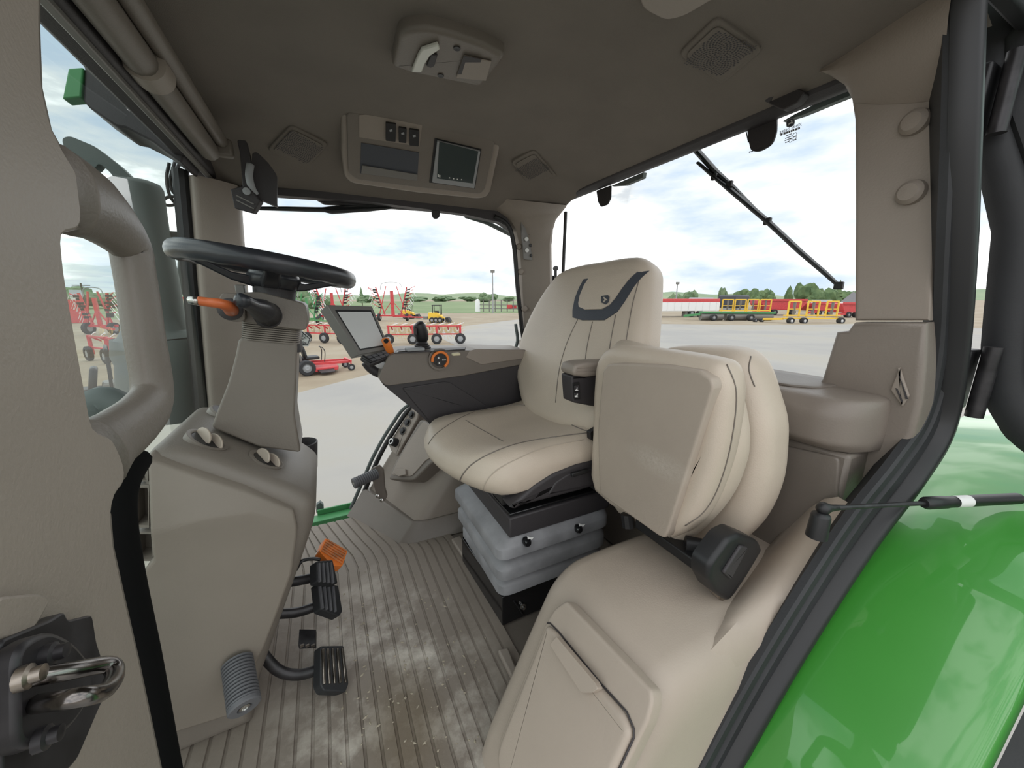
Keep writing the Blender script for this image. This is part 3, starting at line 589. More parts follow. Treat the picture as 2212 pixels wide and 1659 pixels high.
Ob = B_ + nS * 0.055
q = [PP(x, y, Ob, nS) for x, y in [(838, 1036), (850, 1005), (878, 955), (908, 905), (960, 930), (972, 985), (932, 1000), (894, 1038)]]
b = B(); slab(b, fillet([p - nS * 0.10 for p in q], 0.02, 3), nS, 0.10, 0.008, inner=1); b.obj('bin', 'taupe_dark', rc_, smooth=50)
q2 = [PP(x, y, Ob + nS * 0.001, nS) for x, y in [(846, 1026), (858, 1000), (884, 955), (915, 910), (955, 935), (962, 978), (922, 993), (890, 1029)]]
b = B(); slab(b, fillet(q2, 0.015, 3), nS, 0.004, 0.002, inner=1); b.obj('lid', 'taupe', rc_, smooth=50)
b = B(); q3 = [PP(x, y, Ob + nS * 0.006, nS) for x, y in [(852, 1022), (856, 1015), (879, 1014), (880, 1026), (864, 1030)]]; b.prism(q3, nS * 0.012); b.obj('lid_latch', 'taupe', rc_, bevel=0.002)
# switch strip with three sockets and a round knob
Os = B_ + nS * 0.02; q4 = [PP(x, y, Os, nS) for x, y in [(848, 975), (842, 960), (893, 880), (908, 886), (905, 905), (860, 985)]]
b = B(); slab(b, fillet(q4, 0.006), nS, 0.012, 0.006, inner=1); b.obj('switch_strip', 'taupe', rc_, smooth=50)
for x, y in [(890, 896), (881, 913), (871, 931)]:
    p = PP(x, y, Os + nS * 0.012, nS); b = B(); b.lathe([(0, 0), (0.021, 0), (0.021, 0.004), (0.014, 0.005), (0.014, 0.014), (0.008, 0.016), (0, 0.016)], p, nS, 18); sk = b.obj('socket', 'black', rc_)
    b = B(); b.lathe([(0.0215, 0), (0.0225, 0.003), (0.0215, 0.004)], p, nS, 18, loop=True); b.obj('socket_ring', 'steel_worn', sk)
p = PP(855, 956, Os + nS * 0.012, nS); b = B(); b.lathe([(0, 0), (0.024, 0), (0.022, 0.03), (0.018, 0.034), (0.010, 0.034), (0.008, 0.026), (0, 0.026)], p, nS, 20); kb = b.obj('knob', 'black', rc_)
b = B(); b.lathe([(0.010, 0.0345), (0.016, 0.0345), (0.016, 0.036), (0.010, 0.036)], p, nS, 20, loop=True); b.obj('knob_mark', 'white_label', kb)

# ================================================================== DRIVER SEAT
seat = thing('driver_seat', 'beige leather driver seat on black bellows suspension', 'seat')
# cushion: side profile swept across the width
secs = [(1.455, .37, -.012, .75), (1.44, .335, .004, .92), (1.41, .312, .018, 1), (1.35, .296, .014, 1), (1.28, .290, .004, 1), (1.2, .298, .0, 1), (1.12, .318, .002, 1), (1.05, .345, .010, 1), (1.00, .372, .016, 1), (.965, .40, .012, .98), (.945, .425, .0, .9), (.932, .45, -.016, .75)]
b = B(); rings = []
for y, xf, up, sc in secs:
    pr = [(xf + .085, .545), (xf + .03, .553), (xf + .002, .585), (xf + .004, .618), (xf + .035, .645), (xf + .10, .662), (max(.52, xf + .15), .664), (max(.62, xf + .21), .664), (.74, .678), (.83, .700), (.88, .70), (.88, .60), (.70, .575)]
    ring = []
    for i, (x, z) in enumerate(pr):
        if 3 < i < 10: z += up * 1.5
        z = .62 + (z - .62) * sc if i not in (10, 11, 12) else z
        ring.append(V((x, y, z)))
    rings.append(spline(ring, 4, closed=True))
b.loft(rings); cush = b.obj('cushion', 'leather', seat, smooth=180)
seam('seam', [(1006, 908), (1040, 928), (1088, 954)], cush, 'taupe_dark', seat)
seam('seam', [(925, 960), (945, 935), (1000, 900), (1060, 880), (1120, 875), (1168, 880)], cush, 'taupe_dark', seat)
seam('seam', [(992, 1042), (1000, 1025), (1020, 1003), (1060, 980), (1120, 958), (1200, 944), (1280, 934)], cush, 'taupe_dark', seat, r=0.0022)
seam('seam', [(1046, 1076), (1046, 1050), (1070, 1018), (1120, 990), (1180, 966), (1260, 950)], cush, 'leather_panel', seat)
seam('seam', [(1168, 880), (1210, 905), (1250, 925), (1288, 938)], cush, 'taupe_dark', seat, r=0.002)
# dark side shell and seat pan
b = B(); q = [PY(x, y, 0.935) for x, y in [(1098, 1096), (1106, 1086), (1150, 1048), (1190, 1022), (1240, 1002), (1330, 980), (1330, 1040), (1290, 1046), (1240, 1060), (1170, 1078)]]
slab(b, fillet([p + V((0, 0.05, 0)) for p in q], 0.012, 3), (0, -1, 0), 0.06, 0.010, inner=1); sp = b.obj('side_shell', 'charcoal', seat, smooth=50)
b = B(); q = [PY(x, y, 0.93) for x, y in [(1180, 1068), (1197, 1040), (1225, 1022), (1330, 996), (1330, 1036)]]; slab(b, fillet(q, 0.012, 3), (0, -1, 0), 0.008, 0.005, inner=1); b.obj('shell_panel', 'charcoal', seat, smooth=50)
b = B(); b.bar(PY(1234, 1026, 0.918), PY(1270, 1016, 0.918), 0.012, 0.014); b.obj('adjust_lever', 'black', seat, bevel=0.003)
b = B(); b.box((.66, 1.19, .555), (.42, .44, .05)); b.obj('seat_pan', 'charcoal', seat, bevel=0.01)
b = B(); b.box((.66, 1.19, .505), (.38, .36, .055)); b.obj('slide_rail', 'black', seat, bevel=0.004)
# backrest
nB = V((-0.925, -0.10, 0.366)).normalized(); OB = V((0.90, 1.2, 0.98)) - nB * 0.09
ob = [(1172, 900), (1155, 850), (1150, 800), (1160, 745), (1184, 690), (1215, 640), (1246, 606), (1285, 592), (1340, 584), (1395, 577), (1424, 580), (1438, 596), (1440, 625), (1436, 700), (1428, 790), (1410, 880), (1370, 950), (1290, 950), (1220, 928)]
pb = [PP(x, y, OB, nB) for x, y in ob]
b = B(); slab(b, spline(pb, 3, closed=True), nB, 0.13, 0.06, bulge=0.015, steps=5, inner=5, back_r=0.03); back = b.obj('backrest', 'leather', seat, smooth=180)
seam('seam', [(1248, 690), (1225, 740), (1208, 800), (1200, 870)], back, 'taupe_dark', seat)
seam('seam', [(1280, 695), (1268, 750), (1262, 800)], back, 'taupe_dark', seat)
seam('seam', [(1330, 680), (1318, 745), (1312, 800)], back, 'taupe_dark', seat)
seam('seam', [(1382, 600), (1366, 660), (1352, 740)], back, 'taupe_dark', seat)
# head panel: dark border, beige insert, small emblem
def skin(name, px, o, m, parent, th=0.006, off=0.0, sub=5):
    """patch that follows the surface of o inside a four sided pixel patch: px = left side points, right side points"""
    L_, R_ = px; b = B(); rows = []
    for l_, r_ in zip(L_, R_):
        row = []
        for k in range(sub + 1):
            h, n = hit(l_[0] + (r_[0] - l_[0]) * k / sub, l_[1] + (r_[1] - l_[1]) * k / sub, o, off)
            row.append((h, n) if h is not None else (row[-1] if row else None))
        if row[0] is None: continue
        rows.append(row)
    w = sub + 1; lo = [a for r_ in rows for a, n in r_]; hi = [a + n * th for r_ in rows for a, n in r_]; N = len(lo); h_ = len(rows)
    fs = [(N + i * w + j, N + i * w + j + 1, N + (i + 1) * w + j + 1, N + (i + 1) * w + j) for i in range(h_ - 1) for j in range(w - 1)]
    per = list(range(w)) + [i * w + w - 1 for i in range(1, h_)] + [(h_ - 1) * w + j for j in range(w - 2, -1, -1)] + [i * w for i in range(h_ - 2, 0, -1)]
    fs += [(per[i], per[(i + 1) % len(per)], N + per[(i + 1) % len(per)], N + per[i]) for i in range(len(per))]
    b.add(lo + hi, fs); return b.obj(name, m, parent, smooth=50)
skin('head_border', ([(1262, 604), (1252, 622), (1243, 645), (1238, 670), (1238, 686), (1258, 692)], [(1402, 586), (1386, 600), (1368, 622), (1352, 648), (1334, 674), (1306, 692)]), back, 'fabric_dark', seat, 0.004)
skin('head_insert', ([(1276, 600), (1264, 618), (1255, 640), (1252, 656), (1253, 664), (1266, 670)], [(1378, 588), (1362, 602), (1346, 622), (1330, 646), (1318, 660), (1302, 669)]), back, 'leather', seat, 0.008)
em = [hit(x, y, back, 0.010) for x, y in [(1302, 642), (1317, 640), (1320, 644), (1318, 655), (1312, 660), (1303, 656)]]
if all(a[0] is not None for a in em):
    b = B(); b.prism([a[0] for a in em], em[0][1] * 0.0012); lg = b.obj('emblem', 'fabric_dark', seat)
    e2 = [hit(x, y, back, 0.0116)[0] for x, y in [(1306, 655), (1310, 650), (1307, 646), (1309, 644), (1313, 648), (1317, 651), (1312, 652), (1309, 656)]]; b = B(); b.prism(e2, em[0][1] * 0.0008); b.obj('emblem_mark', 'leather_panel', lg)
# fold up arm rest on the near side with its switch block
b = B(); q = [PY(x, y, 0.94) for x, y in [(1236, 804), (1240, 788), (1262, 783), (1345, 780), (1345, 806), (1290, 812), (1266, 815), (1240, 812)]]
slab(b, fillet([p + V((0, 0.07, 0)) for p in q], 0.010, 3), (0, -1, 0), 0.075, 0.010, inner=1, back_r=0.008); b.obj('arm_pad', 'taupe', seat, smooth=60)
b = B(); q = [PY(x, y, 0.948) for x, y in [(1234, 812), (1345, 806), (1345, 886), (1292, 880), (1238, 870)]]
slab(b, fillet([p + V((0, 0.055, 0)) for p in q], 0.008, 3), (0, -1, 0), 0.055, 0.006, inner=1); ab = b.obj('arm_block', 'charcoal', seat, smooth=50)
b = B(); b.prism(fillet([PY(x, y, 0.9465) for x, y in [(1237, 827), (1251, 825), (1252, 862), (1239, 862)]], 0.003), (0, -0.004, 0)); sb = b.obj('switch_panel', 'black', ab)
for y0 in (833, 849):
    b = B(); b.prism([PY(x, y, 0.942) for x, y in [(1240, y0), (1250, y0 - 1), (1250, y0 + 10), (1240, y0 + 11)]], (0, -0.004, 0)); s1 = b.obj('rocker', 'charcoal', sb, bevel=0.001)
for pts in ([(1242, 843), (1245, 841), (1246, 837), (1247, 837), (1247, 842), (1249, 843), (1249, 844), (1242, 844)], [(1241, 855), (1245, 854), (1247, 850), (1248, 851), (1247, 856), (1248, 858), (1242, 858)]):
    b = B(); b.prism([PY(x, y, 0.9375) for x, y in pts], (0, -0.0008, 0)); b.obj('switch_icon', 'white_label', sb)
# belt buckle
b = B(); q = [PY(x, y, 0.925) for x, y in [(1275, 934), (1296, 922), (1310, 930), (1310, 958), (1292, 958), (1276, 950)]]; b.prism(fillet(q, 0.004), (0, 0.02, 0)); bk = b.obj('belt_buckle', 'black', seat, bevel=0.003)
b = B(); b.prism([PY(x, y, 0.9245) for x, y in [(1284, 938), (1296, 930), (1298, 944), (1286, 944)]], (0, -0.004, 0)); b.obj('release_button', 'red_plastic', bk, bevel=0.001)
# suspension: base tray, bellows folds, upper frame
b = B(); tr = [V((.462, 1.003, 0.008)), V((.445, 1.388, 0.008)), V((.88, 1.388, 0.008)), V((.88, 1.003, 0.008))]; tc_ = sum(tr, V()) / 4
b.loft([tr, [p + V((0, 0, .12)) for p in tr], [p.lerp(tc_, .03) + V((0, 0, .12)) for p in tr], [p.lerp(tc_, .05) + V((0, 0, .03)) for p in tr]]); b.obj('base_tray', 'black_gloss', seat, bevel=0.004)
b = B(); b.box((.66, 1.195, .27), (.36, .34, .34)); b.obj('scissor_frame', 'black', seat)
def fold(z, x0, y0, y1, t, bow):
    pts = fillet([(x0, y0, z), (x0, y1, z), (.90, y1, z), (.90, y0, z)], 0.055, 6); return [p + V((bow * max(0, 1 - ((p.y - 1.19) / .24) ** 2) * (1 if p.x < .6 else 0), 0, 0)) for p in pts]
for k, (z, gx, gy) in enumerate([(0.165, .435, .985), (0.245, .425, .965), (0.335, .420, .955)]):
    b = B(); rings = []
    for dz, d in [(-0.040, .055), (-0.028, .012), (-0.022, 0), (0.012, 0), (0.018, .005), (0.036, .03), (0.060, .062)]:
        rings.append(fold(z + dz, gx + d, gy + d * .7, 2.39 - gy - d * .7, 0, .022))
    b.loft(rings); b.obj('bellows_fold', 'bellows', seat, smooth=45)
b = B(); b.box((.685, 1.19, .415), (.42, .44, .075)); b.obj('upper_frame', 'charcoal', seat, bevel=0.006)
b = B(); b.box((.685, 1.19, .456), (.41, .42, .012)); b.obj('top_plate', 'black_gloss', seat, bevel=0.003)
for x, y in [(1137, 1166), (1248, 1138)]:
    p = PY(x, y, 0.955); b = B(); b.lathe([(0, 0), (0.012, 0), (0.014, 0.006), (0.014, 0.02), (0.010, 0.026), (0, 0.026)], p + V((0, 0.01, -0.006)), (0, -1, 0), 16); kn = b.obj('knob', 'black_gloss', seat)
    b = B(); b.prism([PY(x + dx, y + dy, 0.94) for dx, dy in [(2, -8), (9, -5), (16, -6), (11, 0), (8, -2), (3, -1)]], (0, -0.001, 0)); b.obj('arrow_mark', 'white_label', kn)
b = B(); b.lathe([(0, 0), (0.011, 0), (0.011, 0.006), (0.006, 0.008), (0.006, 0.016), (0, 0.018)], PY(1128, 1308, 1.002), (0, -1, 0), 12); b.obj('bolt', 'steel', seat)
b = B(); b.tube(spline([PY(1110, 1298, 1.0), PY(1120, 1312, 0.995), PY(1128, 1325, 0.998), PY(1132, 1328, 1.0)], 4), 0.003, 8); b.obj('cable', 'black', seat)
# seat belt on the far side
b = B(); b.box(PY(1140, 820, 1.46), (.06, .05, .09)); b.obj('far_belt_holder', 'black', seat, bevel=0.01)
b = B(); b.lathe([(0.0, -0.04), (0.045, -0.04), (0.05, 0.0), (0.045, 0.05), (0, 0.055)], PY(1152, 800, 1.50), (0, 0, 1), 18); b.obj('swivel_cover', 'grey_plastic', seat, smooth=50)

# ================================================================== ARM REST CONSOLE
arm = thing('armrest_console', 'taupe and charcoal armrest console carrying monitor and joystick', 'armrest')
AY = 1.475
top = [(820, 822), (821, 806), (838, 772), (852, 763), (880, 759), (930, 757), (1000, 757), (1145, 757), (1145, 784), (1000, 812), (880, 828), (835, 834)]
b = B(); b.prism(fillet([PY(x, y, AY) for x, y in top], 0.012, 3), (0, 0.19, 0)); at = b.obj('arm_top', 'taupe_dark', arm, bevel=.012, seg=3)
low = [(824, 828), (880, 826), (1000, 808), (1150, 780), (1152, 900), (1040, 1010), (1005, 985), (960, 945), (900, 890), (850, 850)]
b = B(); b.prism(fillet([PY(x, y, AY + .008) for x, y in low], 0.010, 3), (0, 0.16, 0)); b.obj('arm_side', 'charcoal', arm, bevel=0.006)
b = B(); q = [PY(x, y, AY + .006) for x, y in [(868, 838), (960, 824), (972, 826), (1045, 872), (1100, 905), (1000, 980), (940, 925)]]; slab(b, fillet(q, 0.010, 3), (0, -1, 0), 0.004, 0.003, inner=1); b.obj('side_panel', 'charcoal', arm, smooth=50)
# padded rear section
b = B(); q = [PY(x, y, AY - .004) for x, y in [(1006, 772), (1014, 758), (1030, 754), (1144, 756), (1146, 773), (1040, 788)]]; b.prism(fillet(q, 0.004, 2), (0, .2, 0)); b.obj('arm_pad', 'taupe', arm, bevel=.006, seg=3)
# control deck on top
b = B(); b.prism([PZ(852, 764, .944), PZ(938, 760, .944), PZ(1004, 756, .940), PZ(1006, 752, .940), PZ(860, 756, .946)], (0, 0, 0.004)); b.obj('control_deck', 'charcoal', arm)
b = B(); b.tube([PY(x, y, AY + .004) for x, y in [(848, 766), (862, 760), (885, 757), (930, 756)]], .003, 6); b.obj('deck_rim', 'steel', arm)
b = B(); b.box(PZ(896, 754, .955), (.07, .05, .012)); b.obj('joystick_base', 'grey_far', arm, bevel=.004)
# throttle slider lever
b = B(); p0 = PY(846, 766, 1.52); p1 = PY(832, 733, 1.50); b.tube([p0, p0.lerp(p1, .25), p0.lerp(p1, .6), p1, p1 + (p1 - p0) * .06], [.010, .016, .018, .017, .010], 14, flat=.8); tl = b.obj('throttle_lever', 'orange', arm, smooth=180)
b = B(); n_ = V((-.1, -.8, .5)).normalized(); c_ = PY(834, 737, 1.478); b.lathe([(0, 0), (.009, 0), (.009, .003), (0, .003)], c_, n_, 14); b.obj('lever_button', 'black', tl)
# speed wheel: orange ring with black face
dc = PY(950, 777, AY - .014); b = B()
ra, rb = .037, .027; seg = [math.radians(-60 + 250 * k / 20) for k in range(21)]
o_ = [dc + V((math.cos(t) * ra, 0, math.sin(t) * ra)) for t in seg] + [dc + V((math.cos(t) * rb, 0, math.sin(t) * rb)) for t in reversed(seg)]
b.prism(o_, (0, -.012, 0)); dl = b.obj('speed_wheel', 'orange', arm, bevel=.002)
b = B(); b.lathe([(0, 0), (.0265, 0), (.0265, .007), (0, .007)], dc, (0, -1, 0), 24); b.obj('wheel_face', 'black', dl)
b = B(); b.lathe([(.037, .004), (.045, .004), (.045, .010), (.037, .010)], dc + V((0, .012, .001)), (0, -1, 0), 28, loop=True); b.obj('wheel_shroud', 'taupe_dark', dl)
for (dx, dz) in [(-.004, .009), (-.003, -.012)]:
    b = B(); b.lathe([(0, 0), (.009, 0), (.009, .003), (0, .003)], dc + V((dx - .003, -.007, dz)), (0, -1, 0), 16); bt = b.obj('wheel_button', 'charcoal', dl)
    b = B(); c2 = dc + V((dx - .003, -.0102, dz)); b.prism([c2 + V((-.002, 0, -.0035)), c2 + V((.002, 0, -.0035)), c2 + V((.0026, 0, .0015)), c2 + V((0, 0, .004)), c2 + V((-.0026, 0, .0015))], (0, -.0006, 0)); b.obj('icon', 'white_label', bt)
def text(name, body, size, loc, ux, uy, m, parent, ext=0.0003, align='CENTER'):
    c = bpy.data.curves.new(name, 'FONT'); c.body = body; c.size = size; c.align_x = align; c.align_y = 'CENTER'; c.extrude = ext; c.resolution_u = 2
    o = bpy.data.objects.new(name, c); C.objects.link(o); ux, uy = V(ux).normalized(), V(uy); uz = ux.cross(uy).normalized(); uy = uz.cross(ux)
    o.matrix_world = Matrix.Translation(V(loc)) @ Matrix((ux, uy, uz)).transposed().to_4x4()
    dg = bpy.context.evaluated_depsgraph_get(); me = bpy.data.meshes.new_from_object(o.evaluated_get(dg)); mw = o.matrix_world.copy()
    bpy.data.objects.remove(o); me.transform(mw); me.materials.clear(); return link(name, me, m, parent, smooth=0)
text('letters', 'MAX', .008, dc + V((.016, -.0075, -.001)), (1, 0, 0), (0, 0, 1), 'white_label', dl)
b = B(); b.box(PZ(985, 765, .945), (.03, .02, .01)); b.obj('hook', 'cream', arm, bevel=.003)
# joystick with gaiter
jb = PY(912, 752, 1.56); b = B(); b.lathe([(.036, 0), (.037, .004), (.030, .008), (.032, .012), (.025, .016), (.027, .020), (.020, .026), (.014, .034), (0, .036)], jb, (0, 0, 1), 20); js = b.obj('joystick_gaiter', 'charcoal', arm, smooth=50)
pts = spline([PY(913, 745, 1.56), PY(912, 734, 1.56), PY(910, 720, 1.555), PY(906, 706, 1.55), PY(903, 699, 1.55), PY(901, 696, 1.55)], 4)
b = B(); b.tube(pts, [.013, .014, .017, .021, .0245, .0265, .0275, .028, .0282, .028, .0275, .027, .026, .025, .024, .023, .021, .018, .013, .008, .004][:len(pts)], 16, flat=1.0); b.obj('joystick', 'black', js, smooth=180)
b = B(); b.box(PY(897, 716, 1.53), (.012, .016, .03)); b.obj('joystick_buttons', 'charcoal', js, bevel=.003)
# ---- monitor
mon = thing('display_monitor', 'grey framed display monitor with key pad on the armrest console', 'monitor')
fr = [PY(706, 658, 1.575), PY(804, 661, 1.60), PY(843, 754, 1.545), PY(776, 767, 1.52)]; bk_ = [PY(691, 672, 1.61), PY(788, 673, 1.64), PY(824, 764, 1.59), PY(758, 775, 1.555)]
nM = (fr[1] - fr[0]).cross(fr[3] - fr[0]).normalized(); nM = nM if nM.dot(ray(770, 710)) < 0 else -nM
b = B(); b.loft([bk_, fr]); b.obj('casing', 'grey_plastic', mon, bevel=.003)
M['grey_plastic'] = M['grey_plastic']
def quad(u0, v0, u1, v1): return [fr[0].lerp(fr[1], u).lerp(fr[3].lerp(fr[2], u), v) for u, v in ((u0, v0), (u1, v0), (u1, v1), (u0, v1))]
b = B(); b.prism(quad(.10, .10, .93, .92), nM * .0015); b.obj('screen_border', 'black', mon)
b = B(); b.prism(quad(.13, .14, .90, .89), nM * .0022); b.obj('screen', 'screen_sky_sheen', mon)
# key pad below
kp = [PY(x, y, Y) for x, y, Y in [(778, 772, 1.50), (836, 756, 1.53), (848, 768, 1.50), (800, 787, 1.47)]]; nK = (kp[1] - kp[0]).cross(kp[3] - kp[0]).normalized(); nK = nK if nK.z > 0 else -nK
b = B(); b.prism(kp, -nK * .018); kpo = b.obj('key_pad', 'charcoal', mon, bevel=.003)
for i in range(4):
    for j in range(2):
        c_ = kp[0].lerp(kp[1], .24 + .20 * i).lerp(kp[3].lerp(kp[2], .24 + .20 * i), .3 + .4 * j); b = B(); u_ = (kp[1] - kp[0]).normalized() * .0085; v_ = (kp[3] - kp[0]).normalized() * .0065
        b.prism([c_ - u_ - v_, c_ + u_ - v_, c_ + u_ + v_, c_ - u_ + v_], nK * .005); b.obj('key', 'rubber_grey', kpo, bevel=.001)
b = B(); b.prism([kp[0].lerp(kp[1], t_).lerp(kp[3].lerp(kp[2], t_), v) for t_, v in ((.0, .05), (.12, .05), (.12, .95), (.0, .95))], nK * .012); b.obj('scroll_knob', 'black', kpo, bevel=.004)
b = B(); b.tube(spline([PY(790, 782, 1.55), PY(800, 795, 1.55), PY(815, 805, 1.55), PY(826, 808, 1.55)], 4), [.018] * 12 + [.02], 12); b.obj('support_arm', 'charcoal', mon, smooth=180)

# ================================================================== INSTRUCTOR SEAT (folded) ON ITS BOX
ins = thing('instructor_seat', 'beige folded instructor seat with plastic backed cushion beside the driver seat', 'seat')
IX = .72
pan = [(1306, 800), (1316, 786), (1340, 784), (1440, 788), (1515, 800), (1541, 818), (1545, 838), (1510, 950), (1478, 1050), (1446, 1150), (1438, 1162), (1425, 1156), (1300, 1068), (1297, 1050), (1294, 930), (1300, 850)]
P_ = [PX(x, y, IX) for x, y in pan]
cu = [(1292, 930), (1297, 810), (1306, 770), (1325, 750), (1352, 745), (1440, 754), (1530, 768), (1566, 782), (1580, 815), (1582, 860), (1568, 960), (1545, 1040), (1518, 1100), (1490, 1135), (1462, 1148), (1440, 1140), (1298, 1055)]
b = B(); CP = [PX(x, y, IX + .06) + V((-.045, 0, 0)) for x, y in cu]
slab(b, spline([p + V((.105, -.012, 0)) for p in CP], 3, closed=True), (-1, 0, 0), .105, .03, inner=1, steps=4, back_r=.045); ic = b.obj('seat_cushion', 'leather', ins, smooth=180)
def mat_scuff(c0):
    m = M['box_tan'].copy(); m.name = 'shell_scuffed'; n = m.node_tree.nodes; l = m.node_tree.links; p = n['Principled BSDF']; src = p.inputs['Base Color'].links[0].from_socket
    t = n.new('ShaderNodeTexCoord'); mp = n.new('ShaderNodeMapping'); mp.inputs['Rotation'].default_value = (.62, 0, 0); mp.inputs['Scale'].default_value = (1, 8, 24)
    sh_ = n.new('ShaderNodeVectorMath'); sh_.operation = 'SUBTRACT'; sh_.inputs[1].default_value = c0; l.new(t.outputs['Object'], sh_.inputs[0]); l.new(sh_.outputs[0], mp.inputs['Vector'])
    g = n.new('ShaderNodeTexGradient'); g.gradient_type = 'SPHERICAL'; l.new(mp.outputs['Vector'], g.inputs['Vector'])
    x = n.new('ShaderNodeTexNoise'); x.inputs['Scale'].default_value = 170; x.inputs['Detail'].default_value = 6; x.inputs['Roughness'].default_value = .8; l.new(t.outputs['Object'], x.inputs['Vector'])
    r = n.new('ShaderNodeValToRGB'); r.color_ramp.elements[0].position = .35; r.color_ramp.elements[1].position = .85; l.new(x.outputs['Fac'], r.inputs['Fac'])
    mu = n.new('ShaderNodeMath'); mu.operation = 'MULTIPLY'; l.new(g.outputs['Fac'], mu.inputs[0]); l.new(r.outputs['Color'], mu.inputs[1])
    mx = n.new('ShaderNodeMixRGB'); mx.inputs[2].default_value = (.62, .57, .50, 1); l.new(mu.outputs[0], mx.inputs[0]); l.new(src, mx.inputs[1]); l.new(mx.outputs[0], p.inputs['Base Color'])
    return m
b = B(); slab(b, fillet([p + V((.07, 0, 0)) for p in P_], .006, 2), (-1, 0, 0), .076, .006, inner=1); ip = b.obj('cushion_shell', mat_scuff(PX(1425, 1000, IX)), ins, smooth=50)
# cloth top of the cushion bulging backwards
cu2 = [(1330, 760), (1440, 754), (1530, 768), (1572, 790), (1600, 830), (1618, 900), (1622, 960), (1612, 1010), (1590, 1062), (1555, 1110), (1512, 1152), (1484, 1166), (1462, 1152), (1330, 1060)]
b = B(); slab(b, spline([PX(x, y, IX + .14) + V((.02, 0, 0)) for x, y in cu2], 3, closed=True), (-1, 0, 0), .09, .045, inner=1, steps=4, back_r=.03); b.obj('cushion_top', 'leather', ins, smooth=180)
bk2 = [(1466, 752), (1500, 745), (1560, 745), (1620, 750), (1652, 768), (1672, 800), (1688, 850), (1702, 900), (1704, 950), (1696, 1030), (1672, 1095), (1640, 1140), (1600, 1170), (1560, 1180), (1500, 1160), (1462, 1100), (1448, 1000), (1442, 860), (1444, 780)]
b = B(); slab(b, spline([PX(x, y, 1.0) + V((.03, 0, 0)) for x, y in bk2], 3, closed=True), (-1, 0, 0), .13, .05, inner=1, steps=4, back_r=.04); ib = b.obj('backrest', 'leather', ins, smooth=180)
seam('seam', [(1622, 770), (1618, 800), (1630, 835)], ib, 'taupe_dark', ins)
seam('seam', [(1570, 788), (1590, 850), (1578, 960), (1552, 1050), (1520, 1105), (1480, 1135)], ic, 'taupe_dark', ins)
b = B(); b.bar(PX(1385, 1125, .80), PX(1570, 1255, .80), .05, .03); b.obj('hinge_bar', 'black', ins, bevel=.004)
b = B(); b.tube([PX(1480, 1175, .80), PX(1530, 1185, .84)], .022, 12); b.obj('hinge_pivot', 'black', ins)
b = B(); b.tube([PX(1355, 1110, .78), PX(1358, 1138, .78)], .02, 10); b.obj('hinge_pivot', 'black', ins)
# black belt retractor cover and buckle
bl = thing('belt_retractor', 'black plastic seat belt retractor cover on the seat box', 'belt retractor')
rt = [(1533, 1222), (1574, 1166), (1600, 1153), (1642, 1170), (1650, 1188), (1612, 1252), (1586, 1290), (1574, 1302), (1546, 1284), (1530, 1252)]
b = B(); slab(b, fillet([PY(x, y, .435) + V((0, .045, 0)) for x, y in rt], .012, 3), (0, -1, 0), .045, .012, inner=1); b.obj('cover', 'black', bl, smooth=50)
b = B(); slab(b, fillet([PY(x, y, .4345) for x, y in [(1558, 1235), (1596, 1176), (1612, 1180), (1575, 1250)]], .006, 3), (0, -1, 0), .006, .004, inner=1); b.obj('raised_panel', 'charcoal', bl, smooth=50)
b = B(); b.prism(fillet([PY(x, y, .45) for x, y in [(1536, 1270), (1548, 1268), (1580, 1295), (1575, 1303), (1555, 1296)]], .004), (0, .02, 0)); b.obj('anchor', 'steel_worn', bl, bevel=.002)

# storage box under the instructor seat
sb_ = thing('storage_box', 'beige moulded storage box with hinged front lid under the instructor seat', 'storage box')
prf = [(0.245, 0.0), (0.262, 0.05), (0.40, 0.30), (0.455, 0.395), (0.52, 0.435), (0.62, 0.44), (1.17, 0.44), (1.17, 0.0)]
pf = fillet([V((x, 0, z)) for x, z in prf], [0, .03, .12, .10, .10, .05, 0, 0], 6)
b = B(); rings = []
for y, s, dz in [(.350, .945, -.11), (.356, .965, -.065), (.368, .982, -.03), (.386, .994, -.01), (.415, 1, 0), (.655, 1, 0), (.68, .995, -.005), (.70, .975, -.02)]:
    rings.append([V((1.17 - (1.17 - p.x) * s + (.03 if y > .6 else 0) * (p.z / .44), y + (.05 if y > .6 else 0) * (p.z / .44), max(0, p.z + dz * (p.z / .44)))) for p in pf])
b.loft(rings); bx_ = b.obj('box_body', 'box_tan', sb_, smooth=60)
nL = V((-0.873, 0, 0.488)); OL = V((0.36, 0.5, 0.224)) + nL * 0.012
def PL(pts, off=0.0): return [PP(x, y, OL + nL * off, nL) for x, y in pts]
b = B(); slab(b, fillet([p - nL * .03 for p in PL([(1222, 1297), (1408, 1492), (1409, 1522), (1398, 1562), (1330, 1700), (1100, 1700), (1072, 1640), (1078, 1600), (1176, 1350), (1196, 1316)])], .008, 3), nL, .03, .006, inner=1); b.obj('lid_frame', 'box_tan', sb_, smooth=50)
b = B(); slab(b, fillet(PL([(1186, 1350), (1206, 1366), (1300, 1482), (1352, 1540), (1366, 1575), (1366, 1592), (1308, 1720), (1096, 1720), (1080, 1640), (1086, 1605)], .001), .010, 3), nL, .012, .010, inner=1); b.obj('lid', 'box_tan', sb_, smooth=50)
b = B(); q = PL([(1182, 1346), (1188, 1346), (1207, 1365), (1301, 1480), (1354, 1538), (1369, 1574), (1369, 1594), (1310, 1722)], .002); b.tube(q, .0018, 6); b.obj('lid_seam', 'charcoal', sb_)
b = B(); b.prism(fillet(PL([(1198, 1394), (1212, 1376), (1296, 1474), (1303, 1488), (1290, 1496), (1266, 1496)], .012), .004, 3), nL * .016); b.obj('lid_handle', 'box_tan', sb_, bevel=.008, seg=3)

